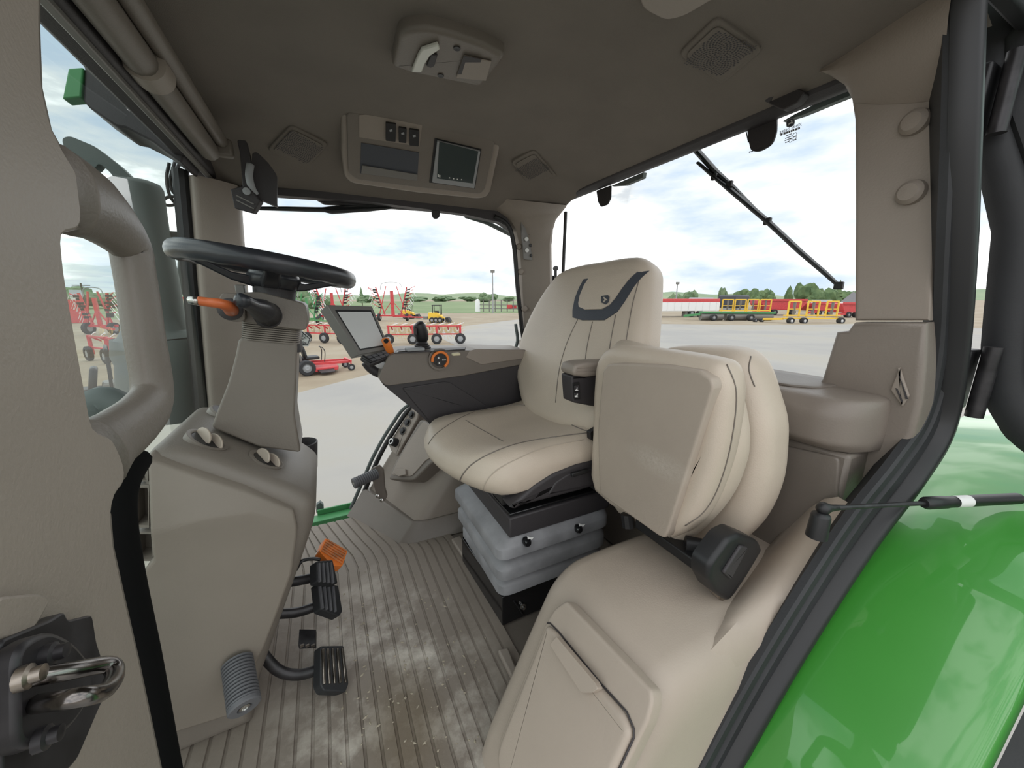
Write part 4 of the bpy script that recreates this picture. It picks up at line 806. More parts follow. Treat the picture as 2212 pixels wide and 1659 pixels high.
# ================================================================== CEILING FITTINGS
def speaker(label, px, dots, group='diamond ceiling speakers'):
    c = [on_ceiling(x, y) for x, y in px]; ce = sum(c, V()) / len(c); n = ceil_n(ce.x, ce.y)
    t = thing('ceiling_speaker', label, 'speaker', group=group)
    q = [p - n * (p - ce).dot(n) - n * .004 for p in c]; u = (q[1] - q[0]).normalized()
    b = B(); slab(b, fillet(q, .02, 4), n, .010, .004, inner=1); b.obj('frame', 'headliner', t, smooth=50)
    q2 = [p.lerp(ce, .17) + n * .0105 for p in q]; b = B(); slab(b, fillet(q2, .02, 4), n, .002, .001, inner=1); b.obj('grille', 'headliner', t, smooth=50)
    b = B(); s = .0032; 
    for i in range(dots):
        r_ = .072 * math.sqrt((i + .5) / dots); a = i * 2.39996
        for sx in (0,):
            p = V((r_ * math.cos(a), r_ * math.sin(a)))
        k = max(abs(p.x + p.y), abs(p.x - p.y))
        e1 = (q2[0] - ce); w = e1.length
        ax = (q2[2] - q2[0]).normalized() if len(q2) > 2 else u; ay = n.cross(ax).normalized(); c_ = sum(q2, V()) / len(q2)
        if abs(p.x) + abs(p.y) > .075: continue
        P0 = c_ + ax * p.x * 1.15 + ay * p.y * 1.15 + n * .0024
        b.add([P0 + ax * s, P0 + ay * s, P0 - ax * s, P0 - ay * s, P0 + n * .0004], [(0, 1, 4), (1, 2, 4), (2, 3, 4), (3, 0, 4), (3, 2, 1, 0)])
    d = b.obj('perforations', 'charcoal', t, smooth=0); d['kind'] = 'stuff'; return t
speaker('diamond speaker grille in the ceiling near the rear post', [(1549, 32), (1650, 102), (1560, 180), (1466, 112)], 420)
speaker('small diamond speaker grille in the ceiling right of the overhead radio', [(1154, 322), (1204, 380), (1138, 392), (1103, 346)], 420)
speaker('diamond speaker grille in the ceiling left of the overhead radio', [(628, 268), (710, 308), (668, 356), (576, 322)], 420)
b = B(); q = [on_ceiling(x, y) - V((0, 0, .004)) for x, y in [(1380, -30), (1390, 2), (1440, 28), (1480, 18), (1560, -30)]]; n = ceil_n(q[2].x, q[2].y); slab(b, fillet(q, .02, 3), n, .012, .005, inner=1)
hp_ = b.obj('ceiling_panel', 'taupe', smooth=50); props(hp_, 'pale ceiling panel corner at the top edge above the rear window', 'panel')
# dome light
dl_ = thing('dome_light', 'taupe dome light console with pale lens in the ceiling', 'lamp')
ce = on_ceiling(972, 115); n = V((0, 0, -1)); zc_ = ce.z - .002
q = [PZ(x, y, zc_ - .028) for x, y in [(846, 146), (862, 76), (880, 66), (920, 62), (975, 74), (1040, 96), (1092, 122), (1068, 155), (1042, 186), (1030, 188), (950, 172), (890, 160)]]
b = B(); slab(b, fillet([p + V((0, 0, .034)) for p in q], .015, 3), n, .034, .012, inner=1); b.obj('housing', 'taupe_dark', dl_, smooth=50)
def dz(pts, off): return [PZ(x, y, zc_ - .028 - off) for x, y in pts]
b = B(); b.prism(dz([(888, 148), (902, 113), (910, 99), (945, 87), (950, 98), (929, 112), (918, 130), (911, 148)], .001), (0, 0, -.010)); b.obj('lens', 'lamp_lens', dl_, bevel=.003)
b = B(); b.prism(dz([(921, 138), (931, 113), (945, 115), (938, 138), (930, 142)], .001), (0, 0, -.006)); b.obj('switch', 'charcoal', dl_, bevel=.002)
for x, y in [(987, 103), (952, 162)]:
    b = B(); b.lathe([(0, .001), (.009, .001), (.009, .003), (.006, .003), (0, .002)], PZ(x, y, zc_ - .028), (0, 0, -1), 14); b.obj('screw_hole', 'black', dl_)
b = B(); b.prism(dz([(985, 165), (1002, 117), (1042, 126), (1062, 130), (1050, 172), (1010, 168)], .001), (0, 0, -.004)); b.obj('lower_panel', 'taupe', dl_, bevel=.002)
b = B(); b.prism(dz([(988, 160), (1002, 120), (1040, 127), (1038, 134), (1005, 134), (997, 160)], .0052), (0, 0, -.001)); b.obj('recess', 'charcoal', dl_)
# overhead radio console
rd = thing('overhead_radio_console', 'overhead console with dark radio and small lit screen above the far window', 'overhead console')
rc0 = on_ceiling(905, 325); nR = (ceil_n(rc0.x, rc0.y) + V((0, -.25, 0))).normalized(); OR = rc0 + nR * .035
def PR(pts, off=0.0): return [PP(x, y, OR + nR * off, nR) for x, y in pts]
b = B(); q = PR([(736, 236), (750, 228), (800, 230), (900, 244), (1000, 270), (1070, 292), (1082, 302), (1080, 320), (1060, 415), (1050, 428), (1030, 431), (900, 418), (760, 398), (744, 384), (738, 340)])
slab(b, fillet([p - nR * .07 for p in q], .016, 3), nR, .07, .012, inner=1); b.obj('bezel', 'taupe', rd, smooth=50)
b = B(); slab(b, fillet(PR([(748, 240), (800, 240), (900, 254), (1000, 280), (1068, 302), (1064, 330), (1046, 408), (1036, 417), (900, 402), (770, 385), (752, 370)], .0005), .016, 3), nR, .008, .004, inner=1); b.obj('face_plate', 'taupe_dark', rd, smooth=50)
b = B(); b.prism(PR([(776, 248), (790, 247), (912, 268), (906, 316), (776, 296)], .009), nR * .001); b.obj('switch_recess', 'taupe', rd)
for (x0, x1, y0, y1) in [(833, 855, 262, 301), (861, 878, 272, 304), (884, 905, 276, 311)]:
    b = B(); b.prism(fillet(PR([(x0, y0), (x1, y0 + 3), (x1 - 1, y1 + 2), (x0, y1)], .010), .003, 3), nR * .008); sw_ = b.obj('rocker_switch', 'black', rd, bevel=.002)
    b = B(); xm, ym = (x0 + x1) / 2, (y0 + y1) / 2; b.prism(PR([(xm - 3, ym - 1), (xm + 3, ym - 3), (xm + 4, ym + 2), (xm - 2, ym + 3)], .0182), nR * .0008); b.obj('switch_icon', 'grey_far', sw_)
b = B(); b.prism(PR([(780, 308), (905, 329), (901, 390), (778, 374)], .009), nR * .002); b.obj('radio_face', 'fabric_dark', rd, bevel=.001)
b = B(); b.prism(PR([(782, 356), (902, 376), (901, 389), (780, 373)], .0112), nR * .004); b.obj('radio_trim', 'grey_plastic', rd, bevel=.001)
b = B(); b.prism(PR([(939, 298), (1040, 322), (1026, 407), (927, 394)], .009), nR * .001); b.obj('screen_gap', 'black', rd)
b = B(); b.prism(fillet(PR([(944, 302), (1037, 324), (1024, 404), (933, 391)], .0095), .004), nR * .008); scr = b.obj('screen_frame', 'grey_far', rd, bevel=.002)
b = B(); b.prism(PR([(949, 306), (1033, 327), (1021, 396), (944, 385)], .0178), nR * .001); b.obj('screen', 'screen', scr)
for (x, y) in [(947, 378), (950, 379), (947, 381), (950, 382), (971, 384), (980, 386), (988, 387), (997, 388)]:
    b = B(); b.prism(PR([(x - 1.2, y - 1.2), (x + 1.2, y - 1), (x + 1.2, y + 1.2), (x - 1.2, y + 1)], .0189), nR * .0003); b.obj('screen_icon', 'white_label', scr)
# sun shade roller along the windshield header
rl = thing('sunshade_roller', 'dark taupe sunshade roller with clamp along the windshield header', 'sunshade')
b = B(); b.tube([(-.295, .62, 1.645), (-.295, 1.2, 1.645), (-.295, 1.74, 1.645)], .030, 16); b.obj('roller_tube', 'taupe_dark', rl, smooth=60)
b = B(); b.tube([(-.255, .62, 1.675), (-.255, 1.2, 1.675), (-.255, 1.72, 1.675)], .020, 12); b.obj('rear_tube', 'taupe_dark', rl, smooth=60)
cp = PX(318, 152, -.295); b = B(); b.tube([(-.292, cp.y - .035, 1.648), (-.292, cp.y + .03, 1.648)], .040, 18); b.obj('clamp', 'taupe', rl, smooth=60)
b = B(); b.box((-.275, 1.74, 1.66), (.10, .03, .06)); b.obj('end_bracket', 'taupe_dark', rl, bevel=.01)
# dark swivel mount with small mirror by the far front post
mm = thing('swivel_mount', 'dark swivel mount with tilted plate hanging by the far front post', 'mount')
SY = 1.72
b = B(); b.prism(fillet([PY(x, y, SY) for x, y in [(512, 302), (532, 303), (540, 335), (545, 400), (540, 410), (524, 404), (518, 330)]], .006), (0, .03, 0)); b.obj('arm', 'charcoal', mm, bevel=.004)
b = B(); b.prism(fillet([PY(x, y, SY + .01) for x, y in [(545, 330), (555, 328), (580, 352), (598, 378), (598, 440), (600, 447), (560, 430), (538, 412)]], .008), (0, .025, 0)); b.obj('back_plate', 'charcoal', mm, bevel=.004)
b = B(); b.tube(spline([PY(541, 355, SY - .01), PY(538, 380, SY - .015), PY(544, 405, SY - .01), PY(552, 420, SY)], 4), .012, 10); b.obj('lever', 'grey_far', mm, smooth=180)
b = B(); b.prism(fillet([PY(x, y, SY - .02) for x, y in [(497, 408), (534, 400), (562, 434), (546, 461), (506, 450)]], .004), (0.01, .02, 0)); pl_ = b.obj('plate', 'charcoal', mm, bevel=.003)
b = B(); b.lathe([(0, 0), (.012, 0), (.012, .006), (0, .008)], PY(533, 414, SY - .022), (0, -1, 0), 16); b.obj('bolt', 'grey_far', pl_)
for k in (0, 1): 
    b = B(); b.bar(PY(510, 422 + 10 * k, SY - .022), PY(548, 441 + 10 * k, SY - .022), .003, .004); b.obj('groove', 'grey_plastic', pl_)
# rear window latch at the header
rlh = thing('rear_window_latch', 'dark rear window latch handle at the rear header', 'latch')
b = B(); b.tube(spline([PX(1660, 215, 1.235), PX(1680, 196, 1.225), PX(1705, 180, 1.225), PX(1740, 176, 1.235)], 5), .014, 10, flat=.7); b.obj('handle', 'charcoal', rlh, smooth=180)
b = B(); b.prism(fillet([PX(x, y, 1.235) for x, y in [(1660, 202), (1680, 194), (1722, 190), (1740, 198), (1722, 222), (1690, 238), (1660, 224)]], .008), (.03, 0, 0)); b.obj('base', 'charcoal', rlh, bevel=.006)

# ================================================================== WINDOWS
b = B(); b.add([V((-.36, 2.035, 0.0)), V((1.12, 2.035, 0.0)), V((1.12, 1.985, 1.62)), V((-.30, 1.985, 1.60))], [(0, 1, 2, 3)]); w1 = struct(b.obj('window_1', 'glass', smooth=0)); w1['label'] = 'large side window on the far side of the cab'
b = B(); fl = spline([PY(x, y, Y) for x, y, Y in [(1068, 468, 1.985), (1096, 486, 1.985), (1110, 530, 1.99), (1118, 620, 2.0), (1126, 700, 2.01), (1128, 745, 2.015), (1095, 790, 2.02), (1000, 830, 2.02), (900, 872, 2.02), (858, 920, 2.02), (820, 985, 2.02), (792, 1050, 2.02), (770, 1100, 2.02)]], 5); b.tube(fl, .013, 8); b.obj('window_frame', 'black', w1, smooth=180)
b = B(); b.tube([p + V((-.028, .02, 0)) for p in fl[20:]], .010, 8); b.obj('outer_frame', 'hood_grey', w1, smooth=180)
b = B(); b.add([V((1.325, 1.98, .80)), V((1.325, .40, .80)), V((1.315, .44, 1.70)), V((1.315, 1.95, 1.70))], [(0, 1, 2, 3)]); w2 = struct(b.obj('window_2', 'glass', smooth=0)); w2['label'] = 'wide rear window behind the seats'
b = B(); b.tube([V((1.318, 1.965, .80)), V((1.312, 1.935, 1.64))], .010, 8); b.obj('window_frame', 'black', w2)
b = B(); wsr = []
for z in (0.15, .8, 1.80):
    k = (1.62 - min(z, 1.62)) * .07; wsr.append([V((-.41 - k, 1.965, z)), V((-.44 - k, 1.75, z)), V((-.46 - k, 1.4, z)), V((-.465 - k, 1.1, z)), V((-.45 - k, .8, z)), V((-.40 - k, .5, z)), V((-.29 - k * .6, .36, z))])
b.add([p for r_ in wsr for p in r_], [(k * 7 + i, k * 7 + i + 1, (k + 1) * 7 + i + 1, (k + 1) * 7 + i) for k in range(2) for i in range(6)]); w3 = struct(b.obj('window_3', 'glass_green', smooth=180)); w3['label'] = 'curved tinted windshield'
# black glass tabs, decal and small tabs on the rear glass
tb = thing('window_bracket_cover', 'black rounded cover on the rear glass beside the maker decal', 'cover')
b = B(); b.prism(fillet([PX(x, y, 1.312) for x, y in [(1612, 262), (1678, 240), (1677, 285), (1668, 312), (1640, 328), (1622, 326), (1616, 300)]], [.004, .004, .01, .02, .02, .012, .01], 4), (.006, 0, 0)); b.obj('cover', 'charcoal', tb)
b = B()
for k in range(26):
    t = k / 25; x, y = (1612 + 10 * t, 285 + 45 * t) if t < .5 else (1617 + 46 * (t - .5) * 2, 329 - 14 * (t - .5) * 2)
    p = PX(x, y, 1.311); b.add([p + V((0, .0025, 0)), p + V((0, 0, .0025)), p + V((0, -.0025, 0)), p + V((0, 0, -.0025))], [(0, 1, 2, 3)])
d_ = b.obj('dot_fringe', 'charcoal', tb, smooth=0); d_['kind'] = 'stuff'
for pts, lab in (([(1288, 412), (1320, 400), (1319, 428), (1312, 442), (1298, 447), (1292, 436)], 'small black tab on the rear glass near the far rear post'),):
    b = B(); b.prism(fillet([PX(x, y, 1.312) for x, y in pts], .008, 3), (.005, 0, 0)); o = b.obj('glass_tab', 'charcoal'); props(o, lab, 'tab')
b = B(); b.prism(fillet([PY(x, y, 1.99) for x, y in [(932, 442), (951, 445), (950, 468), (944, 473), (937, 472), (933, 465)]], .008, 3), (0, .006, 0)); o = b.obj('glass_tab', 'charcoal'); props(o, 'small black tab at the top of the far side window', 'tab')
b = B(); b.prism([PX(x, y, 1.33) for x, y in [(1320, 402), (1390, 372), (1388, 384), (1350, 400)]], (.02, 0, 0)); o = b.obj('roof_gutter', 'hood_grey'); props(o, 'grey gutter end at the top of the rear window', 'gutter')
b = B(); b.prism([PX(x, y, 1.33) for x, y in [(1690, 262), (1718, 246), (1832, 190), (1840, 205), (1735, 248)]], (.02, 0, 0)); o = b.obj('roof_gutter', 'hood_grey'); props(o, 'grey gutter end above the maker decal on the rear glass', 'gutter')
dc_ = thing('window_decal', 'printed maker decal with leaping deer emblem and bar lettering on rear glass', 'decal')
GX = 1.3135
def gl(pts, off=0.0): return [PX(x, y, GX - off) for x, y in pts]
b = B(); em_ = fillet(gl([(1700, 259), (1708, 255), (1716, 254), (1717, 264), (1715, 271), (1707, 275), (1699, 275), (1698, 266)]), .004, 3); b.prism(em_, (.0006, 0, 0)); b.obj('emblem_border', 'grey_far', dc_)
b = B(); ce_ = sum(em_, V()) / len(em_); b.prism([p.lerp(ce_, .16) - V((.0008, 0, 0)) for p in em_], (.0006, 0, 0)); b.obj('emblem_field', 'fabric_dark', dc_)
b = B(); b.prism(gl([(1701.2, 273), (1703, 269.5), (1703.5, 266), (1706, 265.3), (1709, 264), (1709.2, 261), (1707, 259), (1711.5, 258.2), (1711, 261.5), (1711.5, 263.5), (1713.5, 264.5), (1711, 266), (1712, 267.5), (1709.5, 266.6), (1705.5, 267.8), (1703.6, 270.5)], .0018), (.0005, 0, 0)); b.obj('leaping_deer', 'white_label', dc_)
ux_, uy_ = (PX(1695, 283, GX) - PX(1720, 272.5, GX)), V((0, 0, 1))
text('letters', 'JOHN DEERE', .0105, PX(1707, 277.8, GX), ux_, uy_, 'grey_plastic', dc_)
for k, (x0, x1) in enumerate([(1686, 1690), (1690.8, 1692), (1693, 1697), (1698, 1702), (1703, 1707), (1708, 1711), (1711.6, 1716), (1717.5, 1722), (1723, 1725), (1725.8, 1728)]):
    ya, yb = 293.5 - (x0 - 1686) * .36, 293.5 - (x1 - 1686) * .36; b = B(); b.prism(gl([(x0, ya), (x1, yb), (x1, yb - 4.6), (x0, ya - 4.6)]), (.0005, 0, 0)); b.obj('bar_mark', 'grey_plastic', dc_)
for (x0, y0, x1, y1) in [(1698, 293.5, 1711, 288.4), (1696, 299.5, 1711, 293.5), (1695, 304, 1711.5, 297.7), (1696, 308.5, 1704, 305.3), (1712.5, 304.2, 1720.5, 300.6)]:
    b = B(); b.bar(PX(x0, y0, GX), PX(x1, y1, GX), .0022, .0005, up=(1, 0, 0)); b.obj('print_line', 'grey_plastic', dc_)
for (x, y, r_) in [(1716.8, 291.2, .0062), (1716.3, 298.2, .005), (1707.5, 303.8, .005)]:
    b = B(); p = PX(x, y, GX); b.lathe([(r_ * .75, 0), (r_, 0), (r_, .0006), (r_ * .75, .0006)], p, (1, 0, 0), 20, loop=True); b.obj('print_ring', 'grey_plastic', dc_)
# white warning decal on the far side window
wd = thing('warning_decal', 'white pentagon warning decal with black letters behind the steering column', 'decal')
q = [PY(x, y, 2.005) for x, y in [(640, 714), (653, 714), (673, 732), (666, 748), (640, 748)]]; b = B(); b.prism(q, (0, .001, 0)); b.obj('decal_face', 'white_label', wd)
b = B(); b.tube([PY(x, y, 2.0035) for x, y in [(641, 718), (652, 717), (669, 732), (664, 745), (641, 745)]], .002, 5); b.obj('decal_border', 'ink', wd)
for k, tx in enumerate(['RE', 'OCK', 'IC', 'CKER']): text('letters', tx, .017, PY(652, 724 + 6 * k, 2.003), (1, 0, 0), (0, 0, 1), 'ink', wd)
# wipers
wp = thing('rear_wiper', 'black rear window wiper slanting across the rear glass', 'wiper')
b = B(); b.tube([PX(1500, 320, 1.37), PX(1545, 370, 1.37), PX(1578, 398, 1.37)], [.021, .019, .014], 8, flat=.5); b.tube([PX(1578, 398, 1.37), PX(1660, 482, 1.365)], [.013, .009], 8, flat=.5); b.obj('wiper_arm', 'black', wp)
b = B(); pts = [PX(x, y, 1.355) for x, y in [(1508, 352), (1545, 384), (1580, 412), (1660, 480), (1730, 545), (1780, 588), (1815, 620)]]; b.tube(pts, [.011, .013, .017, .016, .015, .013, .010], 8, flat=.5); b.obj('wiper_blade', 'black', wp)
for x, y in [(1576, 398), (1543, 382), (1658, 478), (1812, 617)]:
    b = B(); b.box(PX(x, y, 1.352), (.014, .022, .022)); b.obj('wiper_clip', 'black', wp, bevel=.003)
wp2 = thing('side_wiper', 'black wiper parked along the top of the far side window', 'wiper')
b = B(); b.tube([PY(x, y, 2.045) for x, y in [(556, 450), (620, 451), (700, 453), (716, 456), (800, 452), (845, 449)]], [.008, .010, .011, .013, .010, .006], 8); b.obj('wiper_blade', 'black', wp2)
b = B(); b.tube([PY(x, y, 2.06) for x, y in [(690, 452), (760, 446), (860, 442), (930, 446)]], [.008, .010, .012, .012], 8); b.obj('wiper_arm', 'black', wp2)
b = B(); b.prism([PY(x, y, 2.05) for x, y in [(680, 428), (700, 440), (760, 444), (880, 452), (1000, 460), (1000, 440), (800, 426)]], (0, .03, 0)); b.obj('motor_cover', 'charcoal', wp2, bevel=.004)
# exterior grab rail across the top corner of the side window
b = B(); b.tube([PY(1005, 466, 2.12), PY(1050, 480, 2.12), PY(1080, 495, 2.12), PY(1106, 508, 2.12)], .013, 8); o = b.obj('roof_brace', 'hood_grey', smooth=180); props(o, 'grey roof brace outside the top corner of the far side window', 'brace')
# window catch outside the far rear post
wc = thing('window_catch', 'black window catch with two knobs outside the far rear post', 'catch')
b = B(); b.tube([PX(1200, 575, 1.37), PX(1200, 618, 1.37)], .010, 8); b.obj('bar', 'black', wc)
for y in (580, 610):
    b = B(); b.lathe([(0, 0), (.014, 0), (.016, .008), (.016, .02), (0, .022)], PX(1198, y, 1.37), (0, -1, 0), 12); b.obj('knob', 'black', wc)
b = B(); b.box(PX(1192, 604, 1.36), (.03, .04, .05)); b.obj('mount', 'black', wc, bevel=.004)
hs = thing('hydraulic_hoses', 'coiled black hoses outside the rear window behind the driver seat', 'hoses')
for k in range(6):
    b = B(); c0 = PX(1206 + 7 * k, 672, 1.62); b.tube(spline([c0 + V((0, 0, -.08)), c0 + V((.02, -.01, -.02)), c0 + V((.01, 0, .05)), c0 + V((-.02, 0, .07)), c0 + V((-.03, .01, -.06))], 5), .010, 8); b.obj('hose', 'black', hs, smooth=180)

# ================================================================== OPEN DOOR, FENDER, GAS STRUT
door = struct(bpy.data.objects.new('door_1', None)); C.objects.link(door); door['label'] = 'open glass cab door with black frame at the right edge'
DX = 1.43
def DP(s, z): return V((DX, .306 - s + .13 * (z - 1.1), z))
dout = [DP(0, 1.88), DP(.0, 1.3), DP(.0, .98), DP(.03, .86), DP(.10, .78), DP(.40, .56), DP(.75, .27), DP(.95, .12), DP(1.2, .05), DP(1.32, .12), DP(1.38, .5), DP(1.36, 1.1), DP(1.25, 1.72), DP(1.18, 1.88)]
din = [DP(.15, 1.75), DP(.135, 1.3), DP(.135, 1.02), DP(.155, .95), DP(.21, .89), DP(.48, .69), DP(.82, .40), DP(.98, .20), DP(1.18, .14), DP(1.25, .20), DP(1.30, .5), DP(1.28, 1.1), DP(1.18, 1.66), DP(1.12, 1.75)]
b = B(); N_ = len(dout); th_ = V((.05, 0, 0)); so_, si_ = spline(dout, 4, closed=True), spline(din, 4, closed=True)
b.loft([so_, [p + V((-.012, 0, 0)).lerp(V(), 0) for p in [a.lerp(c, .12) for a, c in zip(so_, si_)]], [a.lerp(c, .42) - V((.012, 0, 0)) for a, c in zip(so_, si_)], [a.lerp(c, .5) - V((.004, 0, 0)) for a, c in zip(so_, si_)], [a.lerp(c, .56) - V((.012, 0, 0)) for a, c in zip(so_, si_)], [a.lerp(c, .92) - V((.008, 0, 0)) for a, c in zip(so_, si_)], si_, [p + th_ for p in si_], [p + th_ for p in so_], so_], caps=False)
b.obj('door_frame', 'rubber', door, smooth=40)
b = B(); b.prism([p + V((.02, 0, 0)) for p in si_], (.004, 0, 0)); b.obj('door_glass', 'glass_green', door, smooth=0)
for z0, z1 in ((1.52, 1.66), (.88, 1.03)):
    b = B(); b.box((DX - .03, .355 + .13 * (z0 - 1.1), (z0 + z1) / 2), (.07, .06, z1 - z0)); hg = b.obj('hinge', 'black', door, bevel=.006)
    b = B(); b.lathe([(0, 0), (.016, 0), (.016, z1 - z0 + .02), (0, z1 - z0 + .02)], (DX - .04, .30 + .13 * (z0 - 1.1), z0 - .01), (0, 0, 1), 14); b.obj('hinge_pin', 'dark_metal', hg)
gs = thing('gas_strut', 'black gas strut with blank white label holding the door open', 'gas strut')
e0 = PY(1779, 1098, .33); e1 = PX(2212, 1076, 1.41); dd = (e1 - e0).normalized(); ln = (e1 - e0).length
b = B(); b.lathe([(0, -.013), (.008, -.011), (.0125, -.004), (.0125, .004), (.009, .012), (.007, .02), (.006, .035)], e0, dd, 16); b.obj('ball_end', 'black', gs, smooth=180)
s1 = (PX(1992, 1088, 1.0) - e0).length; t1 = .47
b = B(); b.lathe([(.0, .02), (.0062, .03), (.0048, .055), (.0048, ln * t1 + .01), (0, ln * t1 + .01)], e0, dd, 12); b.obj('rod', 'dark_metal', gs, smooth=60)
b = B(); b.lathe([(0, ln * t1), (.010, ln * t1), (.0135, ln * t1 + .008), (.0135, ln * t1 + .06), (.0125, ln * t1 + .062), (.0125, ln - .02), (0, ln - .02)], e0, dd, 20); b.obj('cylinder', 'black', gs, smooth=50)
b = B(); b.lathe([(.0128, ln * t1 + .085), (.0129, ln * t1 + .085), (.0129, ln * t1 + .125), (.0128, ln * t1 + .125)], e0, dd, 20, loop=True); b.obj('label', 'white_label', gs, smooth=60)
b = B(); b.lathe([(0, -.06), (.019, -.06), (.017, -.012), (.0155, -.008), (.006, -.004), (.006, .004), (0, .004)], e0 + V((-.004, 0, -.004)), (0.05, 0, 1), 18); b.obj('stud', 'black', gs, smooth=50)
# green rear fender outside the doorway
fp_ = [(.40, -.18), (.55, .01), (.65, .125), (.762, .245), (.898, .38), (1.054, .515), (1.236, .605), (1.352, .65), (1.55, .715), (1.8, .765), (2.2, .79)]
cv = spline([V((x, 0, z)) for x, z in fp_], 4); b = B(); rings = []
for y, d in [(.40, -.02), (.31, -.006), (.25, .0), (.15, .003), (.10, .002), (.075, -.002), (.062, -.010), (.055, -.028), (.06, -.05), (.10, -.06), (.40, -.06)]:
    rings.append([V((p.x - d * .6, y, p.z + d)) for p in cv])
n_ = len(cv); b.add([p for r_ in rings for p in r_], [(k * n_ + i, k * n_ + i + 1, (k + 1) * n_ + i + 1, (k + 1) * n_ + i) for k in range(len(rings) - 1) for i in range(n_ - 1)])
fd = b.obj('rear_fender', 'green_paint', smooth=60); props(fd, 'glossy green rear fender below the open door', 'fender')
b = B(); rings = [[V((p.x + .02, y, p.z + d)) for p in cv] for y, d in [(.053, -.045), (.0, -.05), (-.10, -.06), (-.28, -.09), (-.28, -.13), (.05, -.10)]]
b.add([p for r_ in rings for p in r_], [(k * n_ + i, k * n_ + i + 1, (k + 1) * n_ + i + 1, (k + 1) * n_ + i) for k in range(len(rings) - 1) for i in range(n_ - 1)]); b.obj('fender_extension', 'rubber', fd, smooth=60)
# green step ledge outside the far window
lg_ = thing('step_ledge', 'green step ledge outside the far side window', 'ledge')
b = B(); b.box((.0, 2.09, -.03), (.5, .07, .03)); b.obj('plate', 'green_far', lg_, bevel=.004)
b = B(); b.box((.0, 2.125, .0), (.28, .012, .03)); b.obj('rail', 'green_far', lg_, bevel=.003)
b = B(); b.prism([PY(x, y, 2.14) for x, y in [(683, 1108), (683, 1092), (692, 1085), (699, 1092), (700, 1106), (692, 1110)]], (0, .03, 0)); b.obj('bracket', 'hood_grey', lg_, bevel=.003)

# ================================================================== TRACTOR OUTSIDE THE WINDSHIELD
ex = thing('exhaust_stack', 'tall grey exhaust shroud outside the windshield', 'exhaust')
EY = 2.05; k_ = lambda x, y, r: r * (EY / ray(x, y).y) / FPX
pr_ = [(292, 390, 26), (293, 394, 40), (294, 402, 45), (298, 440, 46), (308, 520, 47), (322, 600, 50), (332, 680, 52), (337, 712, 54), (340, 722, 62), (342, 730, 70)]
b = B(); b.tube([PY(x, y, EY) for x, y, r in pr_], [k_(*q) for q in pr_], 26); b.obj('shroud', 'hood_grey', ex, smooth=50)
b = B(); q_ = [(343, 731, 72), (344, 736, 74), (346, 770, 75), (348, 790, 70), (350, 900, 68)]; b.tube([PY(x, y, EY) for x, y, r in q_], [k_(*q) for q in q_], 26); b.obj('base_can', 'hood_grey', ex, smooth=50)
hd_ = thing('engine_hood', 'dark grey engine hood ahead of the windshield', 'hood')
b = B(); rings = []
for x, s in [(-.75, 1), (-1.2, 1), (-2.4, .95), (-2.8, .85)]:
    zt = .62 - (-.75 - x) * .03; rings.append(fillet([(x, 1.2 - .62 * s, -.4), (x, 1.2 - .62 * s, zt - .12), (x, 1.2 - .3 * s, zt), (x, 1.2 + .3 * s, zt), (x, 1.2 + .62 * s, zt - .12), (x, 1.2 + .62 * s, -.4)], .10, 4))
b.loft(rings); b.obj('hood_shell', 'hood_grey', hd_, smooth=50)
for k in range(7):
    b = B(); b.bar(PY(214 + 7 * k, 862 + 2 * k, 1.05) , PY(228 + 7 * k, 880 + 1.5 * k, 1.0), .006, .006); b.obj('vent_slat', 'black', hd_)
b = B(); b.tube(spline([PY(x, y, 1.02) for x, y in [(196, 900), (200, 876), (222, 864), (248, 872), (262, 884)]], 4), .028, 10); b.obj('air_intake', 'hood_grey', hd_, smooth=180)
# mirror on its arm and front roof visor
mr = thing('side_mirror', 'dark curved side mirror on an arm beyond the windshield', 'mirror')
b = B(); b.prism(fillet([PY(x, y, 2.0) for x, y in [(133, 298), (150, 293), (205, 316), (255, 355), (296, 394), (262, 392), (248, 388), (238, 372), (214, 352), (205, 366), (160, 362), (146, 342), (136, 314)]], .012, 3), (0, .05, 0)); b.obj('mirror_back', 'hood_grey', mr, bevel=.008)
b = B(); b.bar(PY(150, 398, 2.02), PY(250, 414, 2.02), .02, .035); b.obj('mirror_arm', 'hood_grey', mr, bevel=.004)
vs_ = thing('roof_visor', 'dark front roof visor with green end seen through the windshield', 'visor')
b = B(); b.prism([PY(x, y, 1.72) for x, y in [(96, 40), (150, 90), (182, 146), (179, 218), (192, 232), (250, 272), (272, 276), (330, 306), (356, 326), (392, 352), (400, 330), (300, 180), (150, 10)]], (0, .18, 0)); b.obj('visor_panel', 'charcoal', vs_, bevel=.006)
b = B(); b.prism([PY(x, y, 1.715) for x, y in [(147, 147), (179, 145), (175, 210), (134, 213)]], (0, .05, 0)); b.obj('visor_end', 'green_far', vs_, bevel=.004)
cb = thing('cable_loops', 'loops of black cable hanging outside by the far front post', 'cable')
for q in ([(366, 352), (360, 385), (366, 420), (380, 440), (390, 430)], [(378, 350), (368, 390), (374, 415), (388, 425)], [(352, 432), (366, 425), (386, 428), (384, 440), (362, 444), (352, 436)], [(388, 352), (380, 380), (386, 410)]):
    b = B(); b.tube(spline([PY(x, y, 2.10) for x, y in q], 5), .006, 6); b.obj('cable', 'black', cb, smooth=180)
b = B(); b.prism([PY(x, y, 2.08) for x, y in [(385, 395), (398, 395), (402, 520), (372, 525), (355, 520), (358, 498), (384, 500)]], (0, .03, 0)); b.obj('mirror_bracket', 'black', cb, bevel=.004)
